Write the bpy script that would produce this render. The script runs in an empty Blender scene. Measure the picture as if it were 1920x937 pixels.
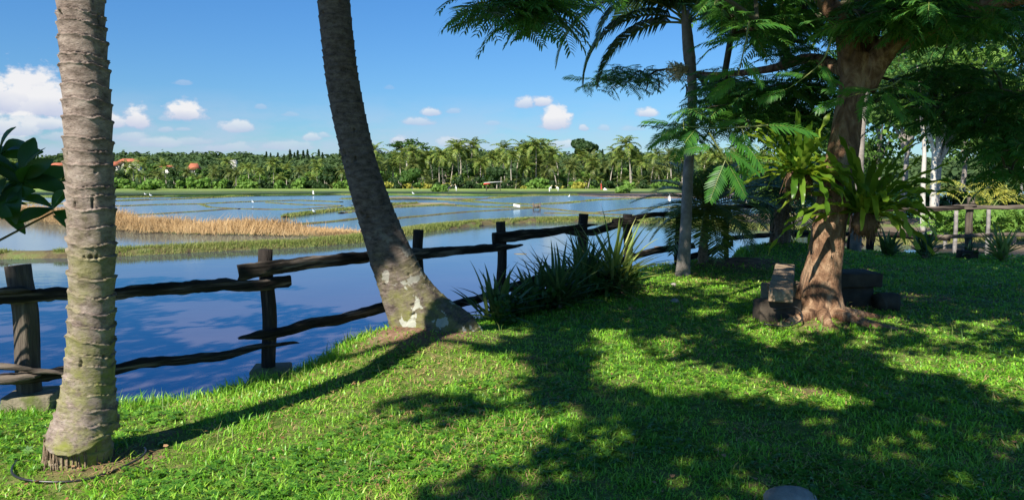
import bpy, bmesh, math, random
import numpy as np
from mathutils import Vector, Matrix
rng = np.random.default_rng(7)
random.seed(7)
R = math.radians
scene = bpy.context.scene
COL = scene.collection

# ------------------------------------------------------------------ camera, sky, sun, exposure
F = 1400.0; CX = 960.0; CY = 468.5; HZ = 335.0; CAMZ = 1.6
TP = (CY-HZ)/F; PITCH = math.atan(TP)
cam = bpy.data.cameras.new('camera'); camo = bpy.data.objects.new('camera', cam); COL.objects.link(camo)
cam.sensor_width = 36; cam.lens = 36*F/1920; cam.clip_end = 6000; cam.clip_start = 0.05
camo.location = (0, 0, CAMZ); camo.rotation_euler = (math.pi/2-PITCH, 0, 0)
scene.camera = camo
SUN_EL = R(42); SH = np.array([0.512, 0.859]); SH = SH/np.linalg.norm(SH)      # horizontal travel of the light
SUNV = np.array([SH[0]*math.cos(SUN_EL), SH[1]*math.cos(SUN_EL), -math.sin(SUN_EL)])
sun = bpy.data.lights.new('sun', 'SUN'); suno = bpy.data.objects.new('sun', sun); COL.objects.link(suno)
sun.energy = 5.0; sun.angle = R(0.53); sun.color = (1.0, 0.93, 0.82)
suno.rotation_euler = Vector(SUNV).to_track_quat('-Z', 'Y').to_euler()
scene.view_settings.view_transform = 'Standard'; scene.view_settings.look = 'None'
scene.view_settings.exposure = 0.92; scene.view_settings.gamma = 1
world = bpy.data.worlds.new('World'); scene.world = world; world.use_nodes = True

def build_sky():
    nt = world.node_tree; N = nt.nodes; L = nt.links; N.clear()
    def val(v, s):
        if hasattr(v, 'is_output'): L.new(v, s)
        else: s.default_value = v
    def m(op, a, b=0.0, c=0.0, clamp=False):
        n = N.new('ShaderNodeMath'); n.operation = op; n.use_clamp = clamp
        val(a, n.inputs[0]); val(b, n.inputs[1]); val(c, n.inputs[2]); return n.outputs[0]
    def mixc(f, a, b):
        n = N.new('ShaderNodeMix'); n.data_type = 'RGBA'
        val(f, n.inputs[0]); val(a, n.inputs[6]); val(b, n.inputs[7]); return n.outputs[2]
    tc = N.new('ShaderNodeTexCoord'); sep = N.new('ShaderNodeSeparateXYZ'); L.new(tc.outputs['Generated'], sep.inputs[0])
    sky = N.new('ShaderNodeTexSky'); sky.sky_type = 'NISHITA'; sky.sun_disc = False
    sky.sun_elevation = SUN_EL; sky.sun_rotation = math.atan2(-SH[0], -SH[1]) % (2*math.pi)
    sky.air_density = 1.0; sky.dust_density = 0.2; sky.ozone_density = 2.5; sky.altitude = 200
    az = m('ARCTAN2', sep.outputs[0], sep.outputs[1]); el = m('ARCSINE', sep.outputs[2])
    def noise(scale, detail, sx=1, sy=1, seed=0.0, rough=0.6):
        cb = N.new('ShaderNodeCombineXYZ'); L.new(m('MULTIPLY', az, sx), cb.inputs[0]); L.new(m('MULTIPLY', el, sy), cb.inputs[1]); cb.inputs[2].default_value = seed
        n = N.new('ShaderNodeTexNoise'); n.inputs['Scale'].default_value = scale; n.inputs['Detail'].default_value = detail
        n.inputs['Roughness'].default_value = rough; L.new(cb.outputs[0], n.inputs['Vector']); return n.outputs['Fac']
    n1 = noise(24, 8, 1, 1.4); n2 = noise(70, 5, 1, 1.5, 3.0); n3 = noise(9, 6, 1, 3.0, 5.0)
    nn = m('ADD', m('MULTIPLY', m('SUBTRACT', n1, 0.5), 2.4), m('MULTIPLY', m('SUBTRACT', n2, 0.5), 1.0))
    clouds = [(20,176,62,26,1),(72,160,42,34,1),(100,185,34,26,1),(-90,170,70,40,1),(352,209,34,15,1),(262,219,28,18,1),(225,226,25,12,.9),
              (452,237,27,9,.7),(986,193,22,10,.8),(1012,190,20,10,.9),(1041,222,30,18,1),(1093,239,11,6,.7),(1208,212,20,8,.85),(812,211,22,7,.75),
              (786,228,30,7,.6),(850,210,15,4,.35),(590,257,20,6,.6),(612,253,12,5,.5),(20,238,60,14,.8),(85,232,40,10,.8),(355,158,14,4,.3),
              (495,202,11,4,.3),(548,215,15,4,.3),(735,166,10,4,.2),(925,232,14,4,.3),(1130,240,12,5,.4),(1185,241,22,5,.3),(320,222,14,5,.4),
              (850,268,26,9,.5),(880,272,22,9,.6),(1040,270,35,8,.6),(750,262,22,8,.7),(1450,230,60,20,.8),(1880,215,40,25,.8),(2150,150,90,50,1),(-400,120,140,70,1),
              (320,243,12,4,.4),(350,243,14,3,.4),(1150,165,9,3,.15),(650,200,10,4,.2),
              (30,264,55,9,.5),(245,256,32,8,.5),(300,268,40,7,.45),(375,264,32,7,.45),(440,276,60,7,.4),(545,273,50,7,.4),(120,255,40,8,.5),(700,270,30,6,.3)]
    dens = None; top = None
    for (px, py, rx, ry, a) in clouds:
        a0 = math.atan((px-CX)/F); e0 = math.atan((HZ-py)/F*math.cos(a0)); rx2 = rx/F*1.15; ry2 = ry/F*1.25
        dx = m('MULTIPLY', m('SUBTRACT', az, a0), 1/rx2); dy = m('MULTIPLY', m('SUBTRACT', el, e0-ry2*.5), 1/ry2)
        dyy = m('MAXIMUM', dy, m('MULTIPLY', dy, -2.6))
        rr = m('SQRT', m('ADD', m('MULTIPLY', dx, dx), m('MULTIPLY', m('MULTIPLY', dyy, dyy), 0.42)))
        f = m('MULTIPLY', m('ADD', m('SUBTRACT', 1.0, rr), m('MULTIPLY', nn, 0.8)), 2.6, clamp=True)
        f = m('MULTIPLY', f, a)
        t = m('MULTIPLY', f, m('MULTIPLY_ADD', dy, 0.6, 0.35, clamp=True))
        dens = f if dens is None else m('MAXIMUM', dens, f)
        top = t if top is None else m('MAXIMUM', top, t)
    # hazy lilac bank low over the horizon, thicker on the left
    lowm = m('SUBTRACT', 1.0, m('MULTIPLY', el, 9.0), clamp=True)
    lefty = m('MULTIPLY_ADD', az, -1.1, 0.42, clamp=True)
    band = m('MULTIPLY', m('MULTIPLY', m('MULTIPLY_ADD', m('SUBTRACT', n3, 0.36), 5.0, 0.0, clamp=True), lowm), m('MULTIPLY_ADD', lefty, 1.8, 0.12, clamp=True), clamp=True)
    skyc = N.new('ShaderNodeHueSaturation'); skyc.inputs['Saturation'].default_value = 1.0; skyc.inputs['Value'].default_value = 1.0
    L.new(sky.outputs[0], skyc.inputs['Color'])
    tint = N.new('ShaderNodeMix'); tint.data_type = 'RGBA'; tint.blend_type = 'MULTIPLY'; tint.inputs[0].default_value = 1
    L.new(skyc.outputs[0], tint.inputs[6]); L.new(mixc(m('POWER', m('MULTIPLY', el, 3.4, clamp=True), .8), (.56, .77, .93, 1), (SKYT[0], SKYT[1], SKYT[2], 1)), tint.inputs[7])
    c = mixc(m('MULTIPLY', band, 0.85), tint.outputs[2], (5.2, 5.9, 7.8, 1))
    cc = mixc(m('ADD', m('MULTIPLY', top, 1.5), m('MULTIPLY', m('SUBTRACT', n1, .5), .8), clamp=True), (4.6, 5.2, 7.2, 1), (8.6, 8.5, 8.6, 1))
    c = mixc(m('MULTIPLY', dens, .95), c, cc)
    bg = N.new('ShaderNodeBackground'); L.new(c, bg.inputs[0]); bg.inputs[1].default_value = 0.056
    out = N.new('ShaderNodeOutputWorld'); L.new(bg.outputs[0], out.inputs[0])
SKYT = (.42, .90, 1.36)
build_sky()

# ------------------------------------------------------------------ helpers
def ray(px, py):
    u = (px-CX)/F; v = (py-CY)/F; c, s = math.cos(PITCH), math.sin(PITCH)
    return np.array([u, c - v*s, -s - v*c])
def onz(px, py, z=0.0):
    r = ray(px, py); return np.array([0, 0, CAMZ]) + r*((z-CAMZ)/r[2])
def at(px, py, d):
    r = ray(px, py); return np.array([0, 0, CAMZ]) + r*(d/r[1])
def project(P):
    P = np.atleast_2d(P); c, s = math.cos(PITCH), math.sin(PITCH)
    z = P[:, 2]-CAMZ; dep = P[:, 1]*c - z*s; up = P[:, 1]*s + z*c
    dd = np.where(dep > 0.05, dep, np.nan)
    return CX+F*P[:, 0]/dd, CY-F*up/dd
WZ = -1.0

def vnoise(x, y, seed=0):
    x = np.asarray(x, float); y = np.asarray(y, float)
    xi = np.floor(x).astype(np.int64); yi = np.floor(y).astype(np.int64); fx = x-xi; fy = y-yi
    fx = fx*fx*(3-2*fx); fy = fy*fy*(3-2*fy)
    def h(a, b):
        n = (a*374761393 + b*668265263 + seed*1442695041) & 0xffffffff
        n = ((n ^ (n >> 13))*1274126177) & 0xffffffff
        return ((n ^ (n >> 16)) & 0xffff)/65535.0
    return (h(xi, yi)*(1-fx)+h(xi+1, yi)*fx)*(1-fy)+(h(xi, yi+1)*(1-fx)+h(xi+1, yi+1)*fx)*fy
def fbm(x, y, seed=0, o=4):
    s = 0; a = .5
    for i in range(o): s = s + a*vnoise(x*2**i, y*2**i, seed+i*17); a *= .5
    return s
def sstep(a, b, x):
    t = np.clip((x-a)/(b-a), 0, 1); return t*t*(3-2*t)

def mesh_obj(name, V, Fc, mats, parent=None, smooth=False, mi=None, dirt=None):
    """V (n,3); Fc list of faces, or list of (k, array) blocks of equal size faces"""
    me = bpy.data.meshes.new(name)
    V = np.asarray(V, np.float32).reshape(-1, 3)
    if isinstance(Fc, np.ndarray): blocks = [Fc]
    elif len(Fc) and isinstance(Fc[0], np.ndarray) and Fc[0].ndim == 2: blocks = [b for b in Fc if len(b)]
    else:
        by = {}
        order = []
        for i, f in enumerate(Fc): by.setdefault(len(f), []).append(f); order.append(i)
        if mi is not None:
            k2 = {}
            for f, q in zip(Fc, mi): k2.setdefault(len(f), []).append(q)
            mi = np.concatenate([np.array(k2[k]) for k in by])
        blocks = [np.array(v, np.int32) for v in by.values()]
    nl = sum(b.size for b in blocks); nf = sum(len(b) for b in blocks)
    me.vertices.add(len(V)); me.vertices.foreach_set('co', V.ravel())
    me.loops.add(nl); me.loops.foreach_set('vertex_index', np.concatenate([b.ravel() for b in blocks]).astype(np.int32))
    me.polygons.add(nf)
    tot = np.concatenate([np.full(len(b), b.shape[1]) for b in blocks]).astype(np.int32)
    st = np.concatenate([[0], np.cumsum(tot)[:-1]]).astype(np.int32)
    me.polygons.foreach_set('loop_start', st); me.polygons.foreach_set('loop_total', tot)
    if mi is not None: me.polygons.foreach_set('material_index', np.asarray(mi, np.int32))
    if smooth: me.polygons.foreach_set('use_smooth', np.ones(nf, bool))
    me.update(calc_edges=True)
    if not isinstance(mats, (list, tuple)): mats = [mats]
    for q in mats: me.materials.append(q)
    if dirt is not None:
        a = me.attributes.new('dirt', 'FLOAT', 'POINT'); a.data.foreach_set('value', np.asarray(dirt, np.float32))
    o = bpy.data.objects.new(name, me); COL.objects.link(o)
    if parent is not None: o.parent = parent
    return o
def thing(name, loc, label, cat, group=None, rz=0):
    o = bpy.data.objects.new(name, None); COL.objects.link(o); o.location = [float(v) for v in loc]; o.rotation_euler = (0, 0, rz); o.empty_display_size = .1
    tag(o, label, cat, group); return o
def tag(o, label=None, cat=None, group=None, kind=None):
    if label: o['label'] = label
    if cat: o['category'] = cat
    if group: o['group'] = group
    if kind: o['kind'] = kind
    return o
def copy_tree(o, parent=None):
    c = o.copy(); COL.objects.link(c)
    if parent is not None: c.parent = parent
    for ch in o.children: copy_tree(ch, c)
    return c

class MB:
    def __init__(s): s.V = []; s.F = []; s.M = []; s.n = 0
    def add(s, V, Fc, m=0):
        V = np.asarray(V, float); s.V.append(V); n = s.n
        for f in Fc: s.F.append(tuple(int(i)+n for i in f)); s.M.append(m)
        s.n += len(V)
    def obj(s, name, mats, parent=None, smooth=False, origin=None):
        V = np.concatenate(s.V)
        if origin is not None: V = V-np.asarray(origin)
        return mesh_obj(name, V, s.F, mats, parent, smooth, s.M)
def catmull(P, n):
    P = np.asarray(P, float); Q = np.vstack([2*P[0]-P[1], P, 2*P[-1]-P[-2]]); out = []
    for i in range(1, len(Q)-2):
        for t in np.linspace(0, 1, n, endpoint=False):
            a, b, c, d = Q[i-1], Q[i], Q[i+1], Q[i+2]
            out.append(.5*((2*b)+(-a+c)*t+(2*a-5*b+4*c-d)*t*t+(-a+3*b-3*c+d)*t**3))
    out.append(Q[-2]); return np.array(out)
def frames(P):
    T = np.gradient(P, axis=0); T /= np.linalg.norm(T, axis=1)[:, None]+1e-9
    ref = np.array([1, 0, 0.]) if abs(T[0][0]) < .8 else np.array([0, 1, 0.])
    A = []; B = []
    a = ref-T[0]*ref.dot(T[0]); a /= np.linalg.norm(a)
    for t in T:
        a = a-t*a.dot(t); a /= np.linalg.norm(a)+1e-9; A.append(a); B.append(np.cross(t, a))
    return T, np.array(A), np.array(B)
def tube(mb, P, rad, k=8, m=0, cap=True, rough=0, seed=1, fn=None):
    """P centre line, rad radii; fn(theta array, i) extra radius factor"""
    P = np.asarray(P, float); n = len(P); rad = np.broadcast_to(rad, n)
    T, A, B = frames(P); th = np.linspace(0, 2*np.pi, k, endpoint=False); V = np.zeros((n, k, 3))
    for i in range(n):
        r = rad[i]*np.ones(k)
        if rough: r = r*(1+rough*(fbm(np.cos(th)*2.3+7+seed, np.sin(th)*2.3+i*.35+seed*3, seed, 3)-.45)*2)
        if fn is not None: r = r*fn(th, i)
        V[i] = P[i]+A[i]*(np.cos(th)*r)[:, None]+B[i]*(np.sin(th)*r)[:, None]
    fs = []
    for i in range(n-1):
        for j in range(k):
            fs.append((i*k+j, i*k+(j+1) % k, (i+1)*k+(j+1) % k, (i+1)*k+j))
    if cap: fs.append(tuple(range(k-1, -1, -1))); fs.append(tuple((n-1)*k+j for j in range(k)))
    mb.add(V.reshape(-1, 3), fs, m)
def slab(mb, c, X, Y, Z, m=0, jit=0, div=1, axis=0):
    """box with half vectors X,Y,Z about c, subdivided along X, noisy"""
    c = np.asarray(c, float); X, Y, Z = map(lambda q: np.asarray(q, float), (X, Y, Z)); V = []
    for i in range(div+1):
        t = -1+2*i/div
        for (a, b) in ((-1, -1), (1, -1), (1, 1), (-1, 1)):
            V.append(c+X*t+Y*a*(1+random.uniform(-jit, jit))+Z*b*(1+random.uniform(-jit, jit)))
    fs = []
    for i in range(div):
        for j in range(4): fs.append((i*4+j, (i+1)*4+j, (i+1)*4+(j+1) % 4, i*4+(j+1) % 4))
    fs.append((0, 1, 2, 3)); n = div*4; fs.append((n+3, n+2, n+1, n))
    mb.add(V, fs, m)
def bevel(o, w=.01, seg=2):
    b = o.modifiers.new('bevel', 'BEVEL'); b.width = w; b.segments = seg; b.limit_method = 'ANGLE'; return o

def scatter(name, tmpls, P, X, Zu, S, mats, parent=None, origin=None, pick=None):
    """place template meshes (V,F[,M]) with local +Y along X-dir and +Z near Zu"""
    P = np.asarray(P, float); n = len(P); X = np.asarray(X, float); Zu = np.asarray(Zu, float)
    S = np.broadcast_to(np.asarray(S, float), n)
    Yd = X/(np.linalg.norm(X, axis=1)[:, None]+1e-9); Zd = Zu-Yd*np.sum(Yd*Zu, 1)[:, None]; Zd /= np.linalg.norm(Zd, axis=1)[:, None]+1e-9
    Xd = np.cross(Yd, Zd)
    if pick is None: pick = rng.integers(0, len(tmpls), n)
    VV = []; blocks = {}; mm = {}; off = 0
    for ti, tm in enumerate(tmpls):
        idx = np.where(pick == ti)[0]
        if not len(idx): continue
        V, Fb = tm[0], tm[1]
        W = (V[None, :, 0, None]*Xd[idx][:, None]+V[None, :, 1, None]*Yd[idx][:, None]+V[None, :, 2, None]*Zd[idx][:, None])*S[idx][:, None, None]+P[idx][:, None]
        VV.append(W.reshape(-1, 3)); nv = len(V); base = off+np.arange(len(idx))*nv
        for bi, b in enumerate(Fb):
            k = b.shape[1]; fb = (b[None]+base[:, None, None]).reshape(-1, k); blocks.setdefault(k, []).append(fb)
            mi = tm[2][bi] if len(tm) > 2 else np.zeros(len(b), int); mm.setdefault(k, []).append(np.tile(mi, len(idx)))
        off += len(idx)*nv
    V = np.concatenate(VV)
    if origin is not None: V = V-np.asarray(origin)
    ks = list(blocks); return mesh_obj(name, V, [np.concatenate(blocks[k]).astype(np.int32) for k in ks], mats, parent, False, np.concatenate([np.concatenate(mm[k]) for k in ks]))
def tmpl(V, faces, M=None):
    by = {}; mm = {}
    for i, f in enumerate(faces): by.setdefault(len(f), []).append(f); mm.setdefault(len(f), []).append(M[i] if M else 0)
    return (np.asarray(V, float), [np.array(by[k]) for k in by], [np.array(mm[k]) for k in by])
def rdirs(n, zlo=-1, zhi=1):
    a = rng.uniform(0, 2*np.pi, n); z = rng.uniform(zlo, zhi, n); r = np.sqrt(np.maximum(0, 1-z*z)); return np.c_[r*np.cos(a), r*np.sin(a), z]

# ------------------------------------------------------------------ materials
def mat(name): m = bpy.data.materials.new(name); m.use_nodes = True; m.node_tree.nodes.clear(); return m, m.node_tree.nodes, m.node_tree.links
def ramp(N, L, fac, stops):
    r = N.new('ShaderNodeValToRGB'); e = r.color_ramp.elements
    while len(e) < len(stops): e.new(.5)
    for i, (p, c) in enumerate(stops): e[i].position = p; e[i].color = (c[0], c[1], c[2], 1)
    L.new(fac, r.inputs[0]); return r.outputs[0]
def tnoise(N, L, scale, detail=6, vec=None, dim=None, rough=.6, dist=0, sc=(1, 1, 1)):
    n = N.new('ShaderNodeTexNoise'); n.inputs['Scale'].default_value = scale; n.inputs['Detail'].default_value = detail
    n.inputs['Roughness'].default_value = rough; n.inputs['Distortion'].default_value = dist
    t = N.new('ShaderNodeTexCoord'); mp = N.new('ShaderNodeMapping'); mp.inputs['Scale'].default_value = sc
    L.new(t.outputs['Object'], mp.inputs[0]); L.new(mp.outputs[0], n.inputs['Vector']); return n.outputs['Fac']
def leafmat(name, cols, trans=(.25, .4, .04), tw=.35, rough=.45, spec=.4, jitter=None, clump=0):
    m, N, L = mat(name); g = N.new('ShaderNodeNewGeometry'); f = g.outputs['Random Per Island']
    if clump:
        nz = tnoise(N, L, clump, 3)
        mm = N.new('ShaderNodeMath'); mm.operation = 'MULTIPLY_ADD'; L.new(nz, mm.inputs[0]); mm.inputs[1].default_value = 1.5; mm.inputs[2].default_value = -.25
        a = N.new('ShaderNodeMix'); a.data_type = 'FLOAT'; a.inputs[0].default_value = .5; L.new(f, a.inputs[2]); L.new(mm.outputs[0], a.inputs[3]); f = a.outputs[0]
    c = ramp(N, L, f, [(i/(len(cols)-1), q) for i, q in enumerate(cols)])
    p = N.new('ShaderNodeBsdfPrincipled'); L.new(c, p.inputs['Base Color']); p.inputs['Roughness'].default_value = rough; p.inputs['Specular IOR Level'].default_value = spec
    t = N.new('ShaderNodeBsdfTranslucent'); mx = N.new('ShaderNodeMix'); mx.data_type = 'RGBA'; mx.inputs[0].default_value = .6; L.new(c, mx.inputs[6]); mx.inputs[7].default_value = (*trans, 1); L.new(mx.outputs[2], t.inputs[0])
    s = N.new('ShaderNodeMixShader'); s.inputs[0].default_value = tw; L.new(p.outputs[0], s.inputs[1]); L.new(t.outputs[0], s.inputs[2])
    o = N.new('ShaderNodeOutputMaterial'); L.new(s.outputs[0], o.inputs[0]); return m
def surf(name, stops, scale=4, detail=8, rough=.85, bump=.3, bscale=20, sc=(1, 1, 1), spec=.3, dist=0, bd=.02, metal=0, second=None):
    m, N, L = mat(name); c = ramp(N, L, tnoise(N, L, scale, detail, sc=sc, dist=dist), stops)
    if second:   # (stops mask lo, hi, color, scale)
        mk = tnoise(N, L, second[3], 5); rr = ramp(N, L, mk, [(second[0], (0, 0, 0)), (second[1], (1, 1, 1))])
        x = N.new('ShaderNodeMix'); x.data_type = 'RGBA'; L.new(rr, x.inputs[0]); L.new(c, x.inputs[6]); x.inputs[7].default_value = (*second[2], 1); c = x.outputs[2]
    p = N.new('ShaderNodeBsdfPrincipled'); L.new(c, p.inputs['Base Color']); p.inputs['Roughness'].default_value = rough; p.inputs['Specular IOR Level'].default_value = spec; p.inputs['Metallic'].default_value = metal
    if bump:
        b = N.new('ShaderNodeBump'); b.inputs['Strength'].default_value = bump; b.inputs['Distance'].default_value = bd
        L.new(tnoise(N, L, bscale, 8, sc=sc), b.inputs['Height']); L.new(b.outputs[0], p.inputs['Normal'])
    o = N.new('ShaderNodeOutputMaterial'); L.new(p.outputs[0], o.inputs[0]); return m

M = {}
M['grass'] = leafmat('lawn_blade', [(.04, .16, .008), (.10, .32, .015), (.20, .47, .03), (.36, .56, .06), (.56, .54, .22)], (.35, .55, .05), .35, .42, .45, clump=1.1)
M['weed'] = leafmat('weed_blade', [(.05, .13, .015), (.12, .22, .03), (.3, .3, .12)], (.25, .45, .05), .35, .5, .35)
M['weedleaf'] = leafmat('broad_weed_leaf', [(.035, .13, .012), (.08, .22, .02), (.16, .32, .035)], (.25, .5, .04), .3, .4, .4)
M['dry'] = leafmat('dry_straw', [(.30, .18, .075), (.45, .30, .14), (.60, .44, .24)], (.6, .42, .2), .3, .7, .2, clump=.4)
M['bundgrass'] = leafmat('bund_blade', [(.10, .15, .03), (.18, .24, .05), (.30, .30, .10), (.36, .27, .13)], (.3, .4, .08), .3, .7, .2, clump=.15)
M['delonix'] = leafmat('feathery_leaf', [(.025, .10, .026), (.055, .17, .04), (.12, .27, .05)], (.15, .42, .04), .36, .4, .4)
M['delonix_young'] = leafmat('young_feathery_leaf', [(.03, .12, .025), (.07, .22, .03)], (.3, .6, .03), .5, .45, .4)
M['canopy'] = leafmat('canopy_leaf', [(.03, .08, .02), (.06, .13, .03)], (.1, .25, .03), .25, .5, .3)
M['palmleaf'] = leafmat('palm_leaflet', [(.02, .055, .015), (.04, .09, .02), (.07, .13, .03)], (.12, .25, .03), .22, .35, .5)
M['youngpalm'] = leafmat('young_palm_leaflet', [(.035, .08, .015), (.08, .15, .02), (.22, .22, .04)], (.25, .35, .04), .3, .35, .5)
M['coco'] = leafmat('coconut_leaflet', [(.04, .09, .015), (.09, .16, .025), (.17, .24, .04), (.30, .32, .08)], (.3, .35, .06), .3, .5, .3)
M['coco_dark'] = leafmat('dark_coconut_leaflet', [(.03, .06, .015), (.07, .11, .02), (.18, .18, .05)], (.2, .28, .05), .3, .5, .3)
M['far1'] = leafmat('far_leaf_mid', [(.03, .075, .018), (.06, .13, .025), (.11, .20, .04)], (.15, .28, .03), .3, .6, .2, clump=.5)
M['far2'] = leafmat('far_leaf_bright', [(.06, .14, .02), (.13, .25, .04), (.22, .34, .07)], (.25, .4, .05), .3, .6, .2, clump=.5)
M['far3'] = leafmat('far_leaf_dark', [(.015, .04, .012), (.03, .065, .018), (.05, .09, .025)], (.08, .18, .03), .3, .6, .2, clump=.5)
M['far4'] = leafmat('far_leaf_yellow', [(.16, .19, .03), (.32, .33, .05), (.5, .45, .08)], (.4, .4, .05), .3, .6, .2)
M['hill'] = leafmat('hill_leaf', [(.028, .055, .024), (.055, .095, .035), (.10, .15, .05)], (.1, .2, .04), .2, .8, .1, clump=.06)
M['fern'] = leafmat('fern_blade', [(.03, .10, .01), (.09, .20, .018), (.30, .42, .05)], (.45, .6, .04), .45, .35, .4)
M['sword'] = leafmat('sword_leaf', [(.03, .08, .028), (.08, .15, .04), (.20, .27, .08)], (.15, .25, .05), .2, .4, .5)
M['sword_pale'] = leafmat('pale_sword_leaf', [(.09, .16, .03), (.22, .30, .06), (.45, .48, .16)], (.4, .5, .1), .3, .4, .4)
M['broad'] = leafmat('broad_leaf', [(.015, .045, .012), (.025, .07, .015), (.045, .11, .02)], (.12, .35, .02), .28, .4, .3)
M['soil'] = surf('soil', [(.3, (.10, .06, .035)), (.7, (.22, .13, .08))], 9, bump=.8, bscale=30)
M['litter'] = leafmat('dead_leaf', [(.15, .07, .03), (.28, .15, .07), (.35, .22, .12)], (.3, .15, .05), .15, .7, .2)
M['bark_main'] = surf('tree_bark', [(.32, (.055, .028, .016)), (.48, (.20, .11, .06)), (.66, (.42, .28, .17))], 7, bump=1, bscale=14, sc=(1, 1, .45), bd=.09, dist=1.2, second=(.60, .70, (.30, .13, .07), 2.3))
M['bark_grey'] = surf('grey_bark', [(.3, (.13, .115, .10)), (.7, (.32, .29, .26))], 7, bump=.6, bscale=25, bd=.02)
M['bark_pale'] = surf('pale_bark', [(.3, (.30, .27, .23)), (.7, (.58, .54, .47))], 1.5, bump=.4, bscale=4, bd=.1)
M['bark_far'] = surf('palm_bark_far', [(.3, (.25, .22, .18)), (.7, (.48, .43, .36))], 1.2, bump=0)
M['twig'] = surf('twig_bark', [(.3, (.05, .045, .03)), (.7, (.11, .10, .06))], 12, bump=.3)
M['rib'] = surf('leaf_rib', [(.3, (.12, .16, .04)), (.7, (.25, .27, .08))], 12, bump=0, rough=.5)
M['fibre'] = surf('root_fibre', [(.3, (.10, .07, .045)), (.7, (.30, .22, .15))], 30, bump=.5, bscale=80)
M['wood'] = surf('weathered_dark_wood', [(.3, (.012, .010, .009)), (.55, (.032, .026, .022)), (.75, (.11, .09, .075))], 7, bump=1, bscale=12, sc=(4, 4, .35), bd=.02, rough=.9, spec=.2)
M['woodrail'] = surf('weathered_dark_rail', [(.38, (.008, .007, .006)), (.52, (.03, .025, .02)), (.66, (.17, .14, .115))], 6, bump=1, bscale=8, sc=(.3, .3, 4), bd=.03, rough=.9, spec=.2)
M['woodgreypost'] = surf('grey_split_post', [(.3, (.035, .028, .02)), (.6, (.11, .09, .07)), (.8, (.25, .21, .16))], 6, bump=1, bscale=9, sc=(4, 4, .3), bd=.02, rough=.9)
M['woodgrey'] = surf('grey_split_wood', [(.3, (.05, .04, .03)), (.6, (.16, .13, .10)), (.8, (.32, .27, .21))], 6, bump=1, bscale=9, sc=(.3, .3, 4), bd=.02, rough=.9)
M['bench'] = surf('bench_wood', [(.3, (.16, .105, .06)), (.6, (.34, .25, .17)), (.75, (.5, .40, .29))], 5, bump=.8, bscale=8, sc=(4, .3, 4), bd=.015, rough=.85)
M['benchdark'] = surf('dark_bench_wood', [(.3, (.03, .024, .018)), (.7, (.08, .062, .045))], 5, bump=.8, bscale=12, bd=.015, rough=.85)
M['concrete'] = surf('mossy_concrete', [(.3, (.10, .09, .06)), (.6, (.22, .19, .13)), (.8, (.34, .30, .22))], 6, bump=.7, bscale=25, second=(.5, .62, (.10, .12, .03), 4))
M['stone'] = surf('grey_stone', [(.3, (.16, .14, .12)), (.7, (.38, .35, .31))], 7, bump=.6, bscale=25)
M['hose'] = surf('black_hose', [(.3, (.012, .012, .013)), (.7, (.03, .03, .03))], 5, bump=0, rough=.35, spec=.5)
M['seed'] = surf('dry_inflorescence', [(.3, (.5, .42, .24)), (.7, (.75, .68, .45))], 20, bump=0)
M['mud'] = surf('mud', [(.3, (.13, .09, .06)), (.55, (.22, .16, .11)), (.75, (.24, .21, .10))], .5, bump=.6, bscale=6, bd=.05, second=(.52, .62, (.15, .20, .05), .3))
M['bankgreen'] = surf('grassy_bank', [(.35, (.08, .13, .03)), (.5, (.13, .20, .04)), (.7, (.22, .22, .08))], .25, bump=.6, bscale=2, bd=.2)
M['ploughed'] = surf('ploughed_earth', [(.3, (.16, .11, .085)), (.7, (.28, .20, .155))], 1.2, bump=.6, bscale=3, bd=.2)
M['bund'] = surf('bund_earth', [(.35, (.07, .05, .03)), (.5, (.12, .10, .04)), (.65, (.11, .14, .04))], 1.6, bump=.8, bscale=9, bd=.05)
M['white'] = surf('white_cloth', [(.3, (.7, .69, .66)), (.7, (.82, .81, .79))], 3, bump=0, rough=.7)
M['feather'] = surf('white_feather', [(.3, (.8, .8, .78)), (.7, (.88, .88, .86))], 9, bump=0)
M['red'] = surf('red_cloth', [(.3, (.45, .04, .03)), (.7, (.55, .07, .05))], 3, bump=0)
M['darkcloth'] = surf('dark_cloth', [(.3, (.03, .03, .05)), (.7, (.06, .06, .08))], 3, bump=0)
M['skin'] = surf('brown_skin', [(.3, (.22, .12, .07)), (.7, (.28, .16, .10))], 3, bump=0, rough=.5)
M['straw'] = surf('straw_hat', [(.3, (.5, .4, .2)), (.7, (.6, .5, .3))], 20, bump=0)
M['tile'] = surf('red_roof_tile', [(.3, (.30, .09, .05)), (.7, (.45, .15, .08))], 1, bump=0)
M['plaster'] = surf('pale_plaster', [(.3, (.55, .53, .48)), (.7, (.72, .70, .64))], 1, bump=0)
M['glassdark'] = surf('dark_window', [(.3, (.02, .025, .03)), (.7, (.04, .045, .05))], 1, bump=0, rough=.2)
M['steel'] = surf('painted_steel', [(.3, (.5, .5, .5)), (.7, (.65, .63, .62))], 1, bump=0, rough=.5)
M['steelred'] = surf('red_painted_steel', [(.3, (.5, .12, .1)), (.7, (.55, .15, .12))], 1, bump=0, rough=.5)

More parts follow.
